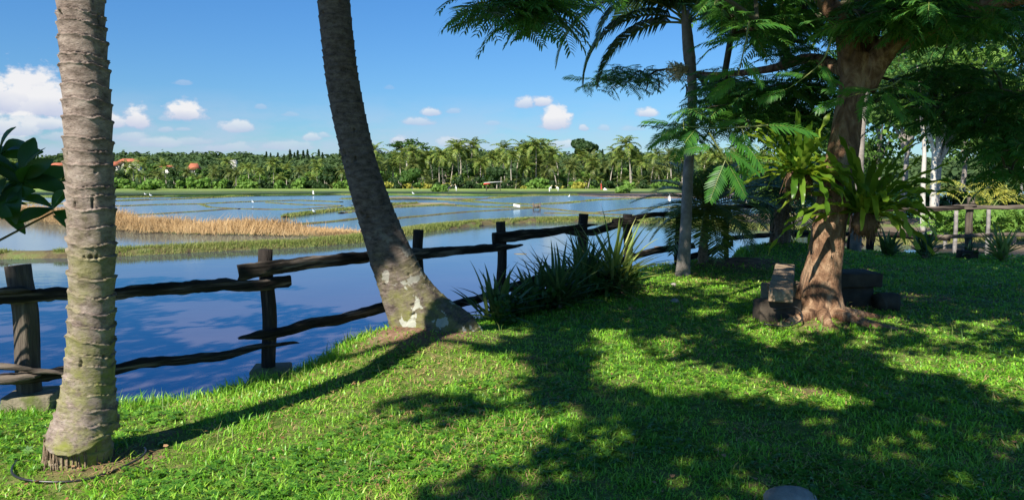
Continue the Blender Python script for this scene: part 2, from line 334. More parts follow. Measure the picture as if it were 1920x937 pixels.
def mat_ground():
    m, N, L = mat('ground_soil_and_turf')
    at_ = N.new('ShaderNodeAttribute'); at_.attribute_name = 'dirt'
    g = ramp(N, L, tnoise(N, L, 9, 8), [(.3, (.05, .085, .015)), (.5, (.11, .16, .03)), (.7, (.24, .21, .09))])
    d = ramp(N, L, tnoise(N, L, 7, 10, rough=.7), [(.3, (.10, .06, .035)), (.5, (.20, .12, .075)), (.7, (.32, .21, .14))])
    ff = N.new('ShaderNodeMath'); ff.operation = 'MULTIPLY_ADD'; L.new(at_.outputs['Fac'], ff.inputs[0]); ff.inputs[1].default_value = 2.4; ff.inputs[2].default_value = -1.2
    f2 = N.new('ShaderNodeMath'); f2.operation = 'ADD'; f2.use_clamp = True; L.new(ff.outputs[0], f2.inputs[0]); L.new(tnoise(N, L, 5, 6), f2.inputs[1])
    x = N.new('ShaderNodeMix'); x.data_type = 'RGBA'; L.new(f2.outputs[0], x.inputs[0]); L.new(g, x.inputs[6]); L.new(d, x.inputs[7])
    p = N.new('ShaderNodeBsdfPrincipled'); L.new(x.outputs[2], p.inputs['Base Color']); p.inputs['Roughness'].default_value = .95; p.inputs['Specular IOR Level'].default_value = .15
    b = N.new('ShaderNodeBump'); b.inputs['Strength'].default_value = .8; b.inputs['Distance'].default_value = .03; L.new(tnoise(N, L, 25, 10, rough=.7), b.inputs['Height']); L.new(b.outputs[0], p.inputs['Normal'])
    o = N.new('ShaderNodeOutputMaterial'); L.new(p.outputs[0], o.inputs[0]); return m
M['ground'] = mat_ground()
def mat_water():
    m, N, L = mat('muddy_still_water')
    col = ramp(N, L, tnoise(N, L, .35, 6), [(.3, (.075, .063, .066)), (.7, (.10, .082, .085))])
    d = N.new('ShaderNodeBsdfDiffuse'); L.new(col, d.inputs[0])
    gl = N.new('ShaderNodeBsdfGlossy');  gl.inputs['Color'].default_value = (.70, .93, 1, 1)
    b = N.new('ShaderNodeBump'); b.inputs['Strength'].default_value = .10; b.inputs['Distance'].default_value = .03; L.new(tnoise(N, L, 1.6, 4, sc=(1, 2, 1)), b.inputs['Height']); L.new(b.outputs[0], gl.inputs['Normal'])
    tcw = N.new('ShaderNodeTexCoord'); sw = N.new('ShaderNodeSeparateXYZ'); L.new(tcw.outputs['Object'], sw.inputs[0]); mr_ = N.new('ShaderNodeMapRange'); L.new(sw.outputs[1], mr_.inputs[0])
    mr_.inputs[1].default_value = 22; mr_.inputs[2].default_value = 60; mr_.inputs[3].default_value = .03; mr_.inputs[4].default_value = .16; L.new(mr_.outputs[0], gl.inputs['Roughness'])   # wind-ruffled open paddies
    fr = N.new('ShaderNodeFresnel'); fr.inputs[0].default_value = 2.3
    mm = N.new('ShaderNodeMath'); mm.operation = 'MULTIPLY_ADD'; mm.use_clamp = True; L.new(fr.outputs[0], mm.inputs[0]); mm.inputs[1].default_value = .95; mm.inputs[2].default_value = .03
    tn = ramp(N, L, mm.outputs[0], [(.35, (.30, .70, 1)), (.85, (.80, .94, 1))]); L.new(tn, gl.inputs['Color'])
    s = N.new('ShaderNodeMixShader'); L.new(mm.outputs[0], s.inputs[0]); L.new(d.outputs[0], s.inputs[1]); L.new(gl.outputs[0], s.inputs[2])
    o = N.new('ShaderNodeOutputMaterial'); L.new(s.outputs[0], o.inputs[0]); return m
M['water'] = mat_water()

# ------------------------------------------------------------------ terrain
EDGE_PX = [(-900, 790), (-300, 775), (0, 762), (100, 752), (230, 742), (400, 722), (520, 692), (600, 672), (700, 622), (800, 592), (900, 588), (1000, 556), (1100, 524),
           (1190, 503), (1240, 492), (1330, 487), (1375, 497), (1400, 478), (1450, 466), (1520, 464), (1600, 467), (1700, 469), (1800, 472), (1920, 474), (2200, 480), (2600, 486)]
EDGE = np.array([onz(x, y, 0)[:2] for x, y in EDGE_PX])
EDGE = np.vstack([[-40, 4.0], EDGE, [40, 15.5], [40, -25], [-40, -25]])
def lawn_sd(x, y):
    """positive inside the lawn"""
    x = np.asarray(x, float); y = np.asarray(y, float); d = np.full(x.shape, 1e9); ins = np.zeros(x.shape, bool); n = len(EDGE)
    for i in range(n):
        a = EDGE[i]; b = EDGE[(i+1) % n]; ab = b-a; t = np.clip(((x-a[0])*ab[0]+(y-a[1])*ab[1])/(ab@ab), 0, 1)
        d = np.minimum(d, np.hypot(x-a[0]-t*ab[0], y-a[1]-t*ab[1]))
        c = ((a[1] > y) != (b[1] > y)) & (x < (b[0]-a[0])*(y-a[1])/(b[1]-a[1]+1e-12)+a[0]); ins ^= c
    return np.where(ins, d, -d)
PB = at(800, 618, 7.2)          # leaning palm base
YP = onz(1322, 470, 0); YP = np.array([YP[0]*.95, 13.2, 0])
RP = np.array([(1470-CX)/F*15.3, 15.3, 0])
MT = onz(1537, 602, 0)          # main tree
MOUNDS = [(PB[0]-.1, PB[1]-.15, .75, .22, 1.0), (YP[0]-.1, YP[1], .9, .2, 1.2), (RP[0], RP[1], 1.5, .30, .2), (MT[0], MT[1], .7, .08, .8), (-2.37, 4.05, .27, .03, .8), (-.7, 5.9, .5, 0, .4)]
def H(x, y):
    x = np.asarray(x, float); y = np.asarray(y, float); s = lawn_sd(x, y)+.18*(fbm(x*1.3, y*1.3, 5)-.47)*2
    z = .05*(fbm(x*.6, y*.6, 3)-.47)*2+.02*(fbm(x*3, y*3, 9)-.47)
    z = z-.10*sstep(.7, -.0, s); z = z-1.15*sstep(.0, -.85, s)
    for (mx, my, r, h, dd) in MOUNDS:
        q = np.exp(-((x-mx)**2+(y-my)**2)/(r*r)); z = z+h*q*np.where(s > -.6, 1, 0)
    far = sstep(150, 165, y); z = z*(1-far)+(1.6-.0158*np.minimum(y, 480))*far
    hill = sstep(430, 1050, y)*(22+11*(fbm(x*.0034+3, y*.002, 21, 3)-.45)*2+9*np.exp(-((x+480)/260)**2)+7*np.exp(-((x+80)/90)**2)); z = z+hill
    return z
def DIRT(x, y):
    s = lawn_sd(x, y); d = np.zeros(np.shape(x))
    for (mx, my, r, h, dd) in MOUNDS: d = np.maximum(d, dd*np.exp(-((x-mx)**2+(y-my)**2)/(r*r*.9)))
    d = np.maximum(d, .55*(fbm(x*.9+4, y*.9, 31) > .70)); d = np.maximum(d, sstep(.0, -.2, s)*.9*(y < 100))
    return np.clip(d, 0, 1)
def grow(a, b, n, ex=2.2): t = np.linspace(0, 1, n+1)[1:]; return a+(b-a)*t**ex
xs = np.concatenate([-grow(11, 1600, 60, 2.6)[::-1], np.arange(-11, 19, .11), grow(19, 1600, 60, 2.6)])
ys = np.concatenate([[-200, -80, -40, -25], np.arange(-12, 2.5, .5), np.arange(2.5, 20, .10), grow(20, 2600, 150, 2.2)])
XX, YY = np.meshgrid(xs, ys); ZZ = H(XX, YY); nx = len(xs); ny = len(ys)
ii = np.arange((nx*(ny-1))).reshape(ny-1, nx)[:, :-1].ravel(); quads = np.c_[ii, ii+1, ii+nx+1, ii+nx]
g = mesh_obj('ground', np.c_[XX.ravel(), YY.ravel(), ZZ.ravel()], quads.astype(np.int32), M['ground'], smooth=True, dirt=DIRT(XX, YY).ravel()); g['kind'] = 'structure'
w = mesh_obj('water', [(-500, 3, WZ), (500, 3, WZ), (500, 152, WZ), (-500, 152, WZ)], [(0, 1, 2, 3)], M['water']); w['kind'] = 'structure'

# ------------------------------------------------------------------ paddy bunds
def wline(pts, z=WZ): return np.array([onz(x, y, z) for x, y in pts])
def resample(P, step):
    d = np.r_[0, np.cumsum(np.linalg.norm(np.diff(P, axis=0), axis=1))]; n = max(2, int(d[-1]/step)); t = np.linspace(0, d[-1], n)
    return np.c_[[np.interp(t, d, P[:, k]) for k in range(3)]].T
BUNDS = [  # px polyline, half width m, height m, grass height, dry?, grass density
 ([(-260, 486), (-100, 484), (0, 483), (130, 481), (215, 478), (330, 472), (430, 467), (560, 462), (660, 453), (700, 447), (760, 438), (800, 431), (900, 421), (1000, 416), (1100, 414), (1200, 417), (1290, 420), (1400, 428), (1500, 436)], .75, .22, .16, 1.0),
 ([(215, 405), (300, 401), (380, 396), (440, 391.5), (500, 393), (560, 393), (640, 387)], .7, .15, .08, .4),
 ([(215, 387), (300, 384), (370, 383), (450, 379), (560, 376), (640, 379)], .9, .16, .15, .6),
 ([(375, 383), (395, 389), (450, 392)], .6, .14, .1, .5),
 ([(215, 377), (320, 374), (400, 371), (480, 367), (600, 365), (700, 366)], 1.2, .2, .25, .8),
 ([(535, 407), (580, 401), (640, 394), (690, 391)], .9, .22, .4, 1.2),
 ([(560, 421), (620, 416), (690, 408), (730, 411), (800, 404.5), (870, 398), (950, 393.5), (1010, 390)], .6, .16, .08, .5),
 ([(640, 400), (700, 392), (760, 388), (830, 385), (900, 388), (960, 389), (1010, 390)], .9, .18, .22, .8),
 ([(690, 389), (740, 385), (785, 383)], 1.0, .2, .5, 1.2),
 ([(1010, 390), (1060, 395), (1110, 400), (1180, 392), (1290, 387), (1420, 385), (1560, 392)], .7, .16, .1, .5),
 ([(1020, 400), (1110, 401), (1200, 405), (1290, 400), (1360, 392)], .6, .14, .08, .4),
 ([(640, 373), (700, 375), (780, 372), (860, 377), (940, 382), (1000, 384), (1060, 381), (1120, 375), (1290, 370), (1500, 366)], 1.2, .18, .2, .7),
 ([(860, 377), (940, 370), (1000, 367), (1290, 365), (1500, 362)], 1.4, .2, .25, .8),
 ([(640, 366), (780, 365), (930, 365)], 1.3, .2, .3, .8),
 ([(640, 386), (560, 384), (500, 380)], .8, .14, .15, .5),
 ([(-400, 398), (-100, 404), (0, 406), (100, 411), (215, 426), (300, 434), (400, 438), (500, 438), (580, 441), (670, 444)], 1.0, .18, .1, .5),
 ([(-300, 378), (-100, 380), (100, 382), (215, 387)], 1.1, .2, .25, .8),
 ([(-300, 368), (0, 369), (215, 371), (330, 369)], 1.4, .2, .3, .8),
 ([(1300, 420), (1400, 412), (1480, 402), (1600, 398), (1760, 392), (1950, 398)], .9, .16, .12, .6),
 ([(1500, 436), (1620, 420), (1700, 410), (1780, 400)], .8, .2, .15, .8),
 ([(1600, 458), (1760, 455), (1920, 452), (2200, 455)], .8, .2, .15, .8),
 ([(1880, 462), (1875, 430), (1895, 405), (1950, 392)], .7, .22, .05, .2),
]
bg_P = []; bg_h = []
allmb = MB()
for bi, (pl, hw, hh, gh, gd) in enumerate(BUNDS):
    P = resample(wline(pl), .7 if bi == 0 else 1.2); n = len(P); T, A, B = frames(P); side = np.c_[T[:, 1], -T[:, 0], np.zeros(n)]
    k = 7; prof = np.linspace(-1, 1, k); V = np.zeros((n, k, 3))
    if P[:, 1].mean() > 42: hh *= .45; gh *= .5; hw *= .5; gd *= .8
    wv = hw*(.8+.5*(fbm(P[:, 0]*.3, P[:, 1]*.3, bi+50)))
    for j, q in enumerate(prof):
        e = .22*(fbm(P[:, 0]*1.1+j*3, P[:, 1]*1.1, bi+80)-.47)*hw*(1 if abs(q) > .9 else .4)
        V[:, j] = P+side*(q*wv+e*2)[:, None]; V[:, j, 2] = WZ-.15+(hh+.15)*(1-abs(q)**3.0)*(.75+.5*fbm(P[:, 0]*.8+j*5, P[:, 1]*.8, bi))
    fs = [(i*k+j, i*k+j+1, (i+1)*k+j+1, (i+1)*k+j) for i in range(n-1) for j in range(k-1)]
    o = mesh_obj('paddy_bund', V.reshape(-1, 3), [np.array(fs, np.int32)], M['bund'], smooth=True); o['kind'] = 'structure'
    L_ = n*(.7 if bi == 0 else 1.2); dist = P[:, 1].mean(); cnt = int(L_*hw*2*gd*min(900, 26000/dist))
    cnt = min(cnt*(3 if bi == 0 else 1), 90000 if bi == 0 else 26000); idx = rng.uniform(0, n-1.001, cnt); i0 = idx.astype(int); fr = (idx-i0)[:, None]
    c = P[i0]*(1-fr)+P[i0+1]*fr; q = rng.normal(0, .5, cnt).clip(-1.05, 1.05); keep = fbm(c[:, 0]*.5, c[:, 1]*.5+q, bi+9) > .36
    c = c+side[i0]*(q*wv[i0])[:, None]; c[:, 2] = WZ+hh*(1-np.abs(q)**3)*.8-.02
    bg_P.append(c[keep]); bg_h.append(np.full(keep.sum(), gh))

def blades(name, P, Ln, Wd, lean, mats, parent=None, az=None, curl=.5):
    n = len(P); a = rng.uniform(0, 2*np.pi, n) if az is None else az; d = np.c_[np.cos(a), np.sin(a), np.zeros(n)]
    wa = a+np.pi/2+rng.uniform(-.6, .6, n); wv = np.c_[np.cos(wa), np.sin(wa), np.zeros(n)]*(Wd/2)[:, None]
    cl = np.cos(lean); sl = np.sin(lean); up = np.array([0, 0, 1.])
    mid = P+(d*sl[:, None]+up*cl[:, None])*(Ln*.55)[:, None]
    l2 = np.minimum(lean+curl*rng.uniform(.3, 1.6, n), 2.0)
    tip = mid+(d*np.sin(l2)[:, None]+up*np.cos(l2)[:, None])*(Ln*.45)[:, None]
    V = np.stack([P-wv, P+wv, mid+wv*.85, mid-wv*.85, tip], 1).reshape(-1, 3)
    b = np.arange(n)[:, None]*5
    return mesh_obj(name, V, [(b+np.array([0, 1, 2, 3])).astype(np.int32), (b+np.array([3, 2, 4])).astype(np.int32)], mats, parent)
P = np.concatenate(bg_P); hgt = np.concatenate(bg_h); n = len(P); dist = P[:, 1]
o = blades('bund_grass', P, hgt*rng.uniform(.5, 1.5, n), np.maximum(.012, dist*.00055), rng.uniform(.1, .9, n), M['bundgrass']); tag(o, kind='stuff', label='short mixed grass along the earth bunds between the flooded paddies', cat='grass')
# dry rice straw strip
dl = resample(wline([(-400, 397), (-100, 402), (0, 405), (100, 410), (215, 424), (300, 431), (400, 435), (500, 435), (560, 437), (620, 440), (668, 443)]), .5)
n = 60000; idx = rng.uniform(0, len(dl)-1.01, n); i0 = idx.astype(int); c = dl[i0]*(1-(idx-i0)[:, None])+dl[i0+1]*(idx-i0)[:, None]
sx, sy = project(c); hs = np.interp(sx, [-400, 0, 100, 215, 400, 540, 570, 610, 670], [1.3, 1.25, 1.2, 1.15, 1.0, .85, .6, .38, .42])*(.35+1.35*fbm(c[:, 0]*.7, c[:, 1]*.7, 77))
c = c+np.c_[rng.normal(0, .45, n), rng.normal(0, .9, n), np.zeros(n)]; c[:, 2] = WZ+.05
tuft = np.floor(c[:, 0]*1.6); lean_az = 2.8+2.2*(vnoise(tuft*.37, tuft*0+np.floor(c[:, 1]), 4)-.5)*2+rng.normal(0, .5, n)
o = blades('dry_rice_straw', c, hs*rng.uniform(.6, 1.25, n), np.full(n, .02), rng.uniform(.35, 1.4, n), M['dry'], az=lean_az, curl=1.4); tag(o, kind='stuff', label='tangled tan dry rice straw along a bund at the left of the paddies', cat='straw')

# ---- mud flats and the ploughed field
def flat(name, poly, z, m, jitter=.4, hgt=.1):
    P = wline(poly, z); P = np.vstack([P, P[:1]]); P = resample(P, 1.2)[:-1]
    a = fbm(P[:, 0]*.5, P[:, 1]*.5, 60)-.47; c = P.mean(0); P[:, :2] += (P[:, :2]-c[:2])/(np.linalg.norm(P[:, :2]-c[:2], axis=1)[:, None])*a[:, None]*jitter*4; P[:, 2] = z
    n = len(P); lo = P.copy(); lo[:, 2] -= hgt+.2
    V = np.vstack([P, lo]); o = mesh_obj(name, V, [tuple(range(n))]+[(i, (i+1) % n+0, (i+1) % n+n, i+n) for i in range(n)], m); o['kind'] = 'structure'; return o
flat('ploughed_field', [(1060, 362), (1130, 360), (1270, 360), (1420, 361), (1420, 367), (1260, 368), (1130, 366)], WZ+.25, M['ploughed'])
flat('mud_flat', [(1300, 414), (1400, 402), (1500, 398), (1640, 402), (1650, 412), (1560, 424), (1440, 430), (1340, 424)], WZ+.04, M['mud'])
flat('mud_flat', [(1560, 452), (1600, 428), (1640, 412), (1740, 408), (1790, 414), (1750, 430), (1700, 444), (1720, 456)], WZ+.05, M['mud'])
flat('mud_flat', [(1700, 462), (1760, 449), (1860, 449), (1990, 455), (2000, 475), (1800, 480)], WZ+.06, M['mud'])
flat('mud_flat', [(660, 384), (760, 380), (840, 380), (860, 383), (780, 386), (700, 388)], WZ+.05, M['mud'])
flat('mud_flat', [(640, 371), (760, 369), (900, 372), (840, 374), (700, 374)], WZ+.06, M['mud'])
flat('grass_bank', [(-600, 364), (0, 365), (200, 366), (640, 361.5), (900, 363), (1070, 362), (1400, 361), (1400, 354), (-600, 354)], WZ+.35, M['bankgreen'])

# ------------------------------------------------------------------ lawn grass
def lawn_grass():
    def samp(n, r0, r1, p, spread=.95):
        u = rng.uniform(0, 1, n); q = 2-p; r = (r0**q+(r1**q-r0**q)*u)**(1/q); a = rng.uniform(-spread, spread, n)
        return r*np.sin(a), r*np.cos(a), r
    x, y, r = samp(1150000, 2.2, 19, 1.25); s = lawn_sd(x, y)+.18*(fbm(x*1.3, y*1.3, 5)-.47)*2
    d = DIRT(x, y); k = (s > -.25) & (rng.uniform(0, 1, len(x)) > d*.97) & (rng.uniform(0, 1, len(x)) < .0+1.7*fbm(x*6, y*6, 71)); x, y, r, s = x[k], y[k], r[k], s[k]
    P = np.c_[x, y, H(x, y)-.006]; n = len(P); tall = np.clip(fbm(x*1.7, y*1.7, 41)-.25, .1, 1)
    edge = np.exp(-((s-.05)/.22)**2)
    Ln = (.030+.065*tall)*(.35+1.5*fbm(x*7, y*7, 19, 2))*rng.uniform(.35, 1.55, n)+edge*.07*rng.uniform(.2, 1.3, n); Wd = np.maximum(.0058, .00125*r)*rng.uniform(.6, 1.7, n)
    lean = np.clip(rng.normal(1.0, .45, n)-edge*.4, .05, 1.55)
    o = blades('lawn_grass', P, Ln, Wd, lean, M['grass'], curl=.7); tag(o, kind='stuff', label='short bright green lawn grass with yellowish patches', cat='grass')
    x, y, r = samp(80000, 2.2, 17, 1.25); k = (lawn_sd(x, y) > .1) & (rng.uniform(0, 1, len(x)) < sstep(.42, .62, fbm(x*1.3+9, y*1.3, 83))) & (DIRT(x, y) < .8); x, y, r = x[k], y[k], r[k]; n = len(x)
    o = blades('lawn_thatch', np.c_[x, y, H(x, y)+.012], rng.uniform(.03, .07, n), np.maximum(.004, .0011*r), rng.uniform(.9, 1.5, n), M['dry'], curl=.4); tag(o, kind='stuff', label='dead straw coloured grass mixed through the lawn', cat='grass')
    # taller stalks and weeds
    x, y, r = samp(9000, 2.4, 17, 1.2); s = lawn_sd(x, y); pr = .12+.88*np.exp(-((s-.1)/.3)**2); k = (s > -.3) & (rng.uniform(0, 1, len(x)) < pr) & (DIRT(x, y) < .6)
    x, y, r = x[k], y[k], r[k]; n = len(x); rep = 3; x = np.repeat(x, rep)+rng.normal(0, .012, n*rep); y = np.repeat(y, rep)+rng.normal(0, .012, n*rep); r = np.repeat(r, rep); n *= rep
    o = blades('weed_stalks', np.c_[x, y, H(x, y)-.01], rng.uniform(.08, .22, n), np.maximum(.004, .0008*r), rng.uniform(.05, .6, n), M['weed'], curl=.9); tag(o, kind='stuff', label='thin taller grass stalks sticking up out of the lawn and along its edge', cat='weeds')
    x, y, r = samp(6000, 2.4, 14, 1.2); k = lawn_sd(x, y) > .1; w_ = DIRT(x, y); k &= rng.uniform(0, 1, len(x)) < .25+.75*w_; x, y = x[k], y[k]; n = len(x)
    V = [(-.5, -.9, 0), (.5, -.9, .15), (.55, .2, 0), (0, 1, .25), (-.5, .3, .1)]
    o = scatter('leaf_litter', [tmpl(V, [(0, 1, 2, 3, 4)])], np.c_[x, y, H(x, y)+.022], rdirs(n, -.15, .15), rdirs(n, .6, 1), rng.uniform(.006, .017, n), M['litter']); tag(o, kind='stuff', label='small brown dead leaves scattered over the lawn', cat='leaves')
lawn_grass()
def lawn_weeds():
    V = []; Fc = []
    for k in range(6):
        a = k*1.05; c, s = math.cos(a), math.sin(a); q = len(V); V += [(0, 0, .1), (c*.5-s*.22, s*.5+c*.22, .35), (c*1.0, s*1.0, .15), (c*.5+s*.22, s*.5-c*.22, .35)]; Fc.append((q, q+1, q+2, q+3))
    n = 42000; r = 2.2*(14/2.2)**rng.uniform(0, 1, n); a = rng.uniform(-.95, .95, n); x, y = r*np.sin(a), r*np.cos(a); k = (lawn_sd(x, y) > 0) & (fbm(x*1.1+20, y*1.1, 63) > .46) & (DIRT(x, y) < .5); x, y, r = x[k], y[k], r[k]; n = len(x)
    o = scatter('broad_weeds', [tmpl(V, Fc)], np.c_[x, y, H(x, y)+.012], rdirs(n, -.3, .3), rdirs(n, .75, 1), rng.uniform(.014, .034, n)*(1+.03*r), M['weedleaf']); tag(o, kind='stuff', label='small broad-leaved weeds mixed through the lawn', cat='weeds')
lawn_weeds()

# ------------------------------------------------------------------ the two coconut palms in front
def bark_palm_near(name, base, lichen, green, k=1.0):
    m, N, L = mat(name)
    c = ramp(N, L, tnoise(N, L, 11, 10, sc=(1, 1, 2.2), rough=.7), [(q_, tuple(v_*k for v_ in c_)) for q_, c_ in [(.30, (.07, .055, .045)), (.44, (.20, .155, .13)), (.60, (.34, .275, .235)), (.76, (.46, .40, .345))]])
    fine = ramp(N, L, tnoise(N, L, 60, 6, sc=(1, 1, 2), rough=.7), [(.34, (.25, .22, .2)), (.44, (1, 1, 1)), (1, (1, 1, 1))])
    x = N.new('ShaderNodeMix'); x.data_type = 'RGBA'; x.blend_type = 'MULTIPLY'; x.inputs[0].default_value = .8; L.new(c, x.inputs[6]); L.new(fine, x.inputs[7]); c = x.outputs[2]
    # algae on the lower trunk
    t = N.new('ShaderNodeTexCoord'); sp = N.new('ShaderNodeSeparateXYZ'); L.new(t.outputs['Object'], sp.inputs[0])
    hm = N.new('ShaderNodeMapRange'); L.new(sp.outputs[2], hm.inputs[0]); hm.inputs[1].default_value = green[0]; hm.inputs[2].default_value = green[1]; hm.inputs[3].default_value = 1; hm.inputs[4].default_value = 0
    nz = ramp(N, L, tnoise(N, L, 5, 8, rough=.7), [(.42, (0, 0, 0)), (.62, (1, 1, 1))]); mu = N.new('ShaderNodeMath'); mu.operation = 'MULTIPLY'; L.new(hm.outputs[0], mu.inputs[0]); L.new(nz, mu.inputs[1])
    x = N.new('ShaderNodeMix'); x.data_type = 'RGBA'; L.new(mu.outputs[0], x.inputs[0]); L.new(c, x.inputs[6]); x.inputs[7].default_value = (.22, .24, .045, 1); c = x.outputs[2]
    if lichen:
        nz = ramp(N, L, tnoise(N, L, lichen[0], 6, rough=.55, dist=.3), [(lichen[1], (0, 0, 0)), (lichen[1]+.02, (1, 1, 1))])
        hm = N.new('ShaderNodeMapRange'); L.new(sp.outputs[2], hm.inputs[0]); hm.inputs[1].default_value = lichen[2]; hm.inputs[2].default_value = lichen[3]; hm.inputs[3].default_value = 1; hm.inputs[4].default_value = 0.0
        mu = N.new('ShaderNodeMath'); mu.operation = 'MULTIPLY'; L.new(hm.outputs[0], mu.inputs[0]); L.new(nz, mu.inputs[1])
        x = N.new('ShaderNodeMix'); x.data_type = 'RGBA'; L.new(mu.outputs[0], x.inputs[0]); L.new(c, x.inputs[6]); x.inputs[7].default_value = (.42, .43, .37, 1); c = x.outputs[2]
    p = N.new('ShaderNodeBsdfPrincipled'); L.new(c, p.inputs['Base Color']); p.inputs['Roughness'].default_value = .9; p.inputs['Specular IOR Level'].default_value = .2
    b = N.new('ShaderNodeBump'); b.inputs['Strength'].default_value = .9; b.inputs['Distance'].default_value = .012; L.new(tnoise(N, L, 38, 10, sc=(1, 1, 1.6), rough=.75), b.inputs['Height']); L.new(b.outputs[0], p.inputs['Normal'])
    o = N.new('ShaderNodeOutputMaterial'); L.new(p.outputs[0], o.inputs[0]); return m
def palm_trunk(P, rad, step, ring, depth, k, seed, top):
    """ring scarred trunk, P control points; returns V,F"""
    C = catmull(P, 24); Rr = catmull(np.c_[rad, rad, rad], 24)[:, 0]
    d = np.r_[0, np.cumsum(np.linalg.norm(np.diff(C, axis=0), axis=1))]; n = int(d[-1]/step); t = np.linspace(0, d[-1], n)
    C = np.c_[[np.interp(t, d, C[:, i]) for i in range(3)]].T; Rr = np.interp(t, d, Rr)
    r = np.random.default_rng(seed); edges = [0]
    while edges[-1] < d[-1]: edges.append(edges[-1]+ring*r.uniform(.55, 1.45))
    edges = np.array(edges); tilt = r.uniform(-.02, .02, len(edges)); ph = r.uniform(0, 6.3, len(edges)); th = np.linspace(0, 2*np.pi, k, endpoint=False)
    T, A, B = frames(C); V = np.zeros((n, k, 3))
    for i in range(n):
        e = t[i]+.016*np.sin(th+1.3)+.022*(fbm(np.cos(th)*2+5, np.sin(th)*2+t[i]*2.0, seed, 3)-.47)*2+.006*np.sin(th*2+t[i]*3)
        j = np.clip(np.searchsorted(edges, e)-1, 0, len(edges)-2); q = (e-edges[j])/(edges[j+1]-edges[j])
        amp = depth*(.5+.9*vnoise(j*1.7+3, th*0+seed, 3))
        saw = amp*(q**1.4-.45)+amp*.6*np.exp(-((q-.96)/.05)**2)-amp*.9*np.exp(-(q/.05)**2)
        lump = .030*Rr[i]*(fbm(np.cos(th)*1.5+9, np.sin(th)*1.5+t[i]*1.5, seed+3, 3)-.47)*2
        pit = fbm(th*3.3+seed, t[i]*11+th*0, seed+8, 2); pit = -.022*sstep(.64, .68, pit)*(1 if t[i] > .5 else 0)
        rr = Rr[i]+saw+lump+pit
        V[i] = C[i]+A[i]*(np.cos(th)*rr)[:, None]+B[i]*(np.sin(th)*rr)[:, None]
    ii = np.arange(n-1)[:, None]*k; jj = np.arange(k)[None]; f = np.stack([ii+jj, ii+(jj+1) % k, ii+k+(jj+1) % k, ii+k+jj], -1).reshape(-1, 4)
    return V.reshape(-1, 3), f.astype(np.int32)

def frond_geo(mb, o, az, el, length, droop, n, ll, lw, hang=.4, ribr=.012, segs=10, seed=0, leaf_m=0, rib_m=1, gap=.12, twist=0):
    r = np.random.default_rng(seed+999); t = np.linspace(0, 1, segs); o = np.asarray(o, float)
    a = el-droop*t; ds = length/(segs-1); hx = np.r_[0, np.cumsum(np.cos(a[:-1])*ds)]; hz = np.r_[0, np.cumsum(np.sin(a[:-1])*ds)]
    aa = az+twist*t; P = np.c_[o[0]+hx*np.cos(aa), o[1]+hx*np.sin(aa), o[2]+hz]
    tube(mb, P, ribr*(1-.8*t), 4, rib_m, cap=False)
    hd = np.array([math.cos(az), math.sin(az), 0]); sd = np.array([-math.sin(az), math.cos(az), 0])
    for s in (-1, 1):
        for i in range(n):
            q = gap+(1-gap)*(i+.5+r.uniform(-.3, .3))/n; q = min(q, .995); k = q*(segs-1); k0 = min(int(k), segs-2); p = P[k0]*(1-(k-k0))+P[k0+1]*(k-k0); ta = el-droop*q
            tg = hd*math.cos(ta)+np.array([0, 0, 1])*math.sin(ta); nr = -hd*math.sin(ta)+np.array([0, 0, 1])*math.cos(ta)
            L = ll*(math.sin(math.pi*min(1, .12+.86*q**.85))**.6)*r.uniform(.85, 1.12); fw = .35+.5*q
            d1 = sd*s*math.cos(hang*.4)+tg*fw+nr*.25; d1 /= np.linalg.norm(d1)
            d2 = d1+np.array([0, 0, -1])*(hang*r.uniform(.7, 1.5)); d2 /= np.linalg.norm(d2)
            wv = np.cross(d1, nr); wv = tg*lw*.5
            m1 = p+d1*L*.5; m2 = m1+d2*L*.5
            mb.add([p-wv*.6, p+wv*.6, m1+wv, m1-wv, m2], [(0, 1, 2, 3), (3, 2, 4)], leaf_m)

# palm standing upright at the left
pts = [(150, 893, 4.10), (150, 865, 4.10), (154, 838, 4.10), (160, 800, 4.10), (164, 760, 4.10), (168, 700, 4.10), (172, 600, 4.10), (173, 500, 4.10), (171, 400, 4.10), (167, 300, 4.10), (164, 200, 4.10), (157, 100, 4.10), (150, 0, 4.10)]
wpx = [146, 150, 143, 120, 102, 88, 80, 79, 82, 82, 81, 80, 79]
P1 = np.array([at(*p) for p in pts]); rad = [q/F*4.10/2 for q in wpx]
ext = [P1[-1]+np.array([-.05*i, .0+.02*i, 1.55*i]) for i in range(1, 7)]; P1 = np.vstack([P1, ext]); rad += [.125, .12, .118, .115, .11, .11]
V, f = palm_trunk(P1, rad, .0055, .083, .0095, 120, 3, 0)
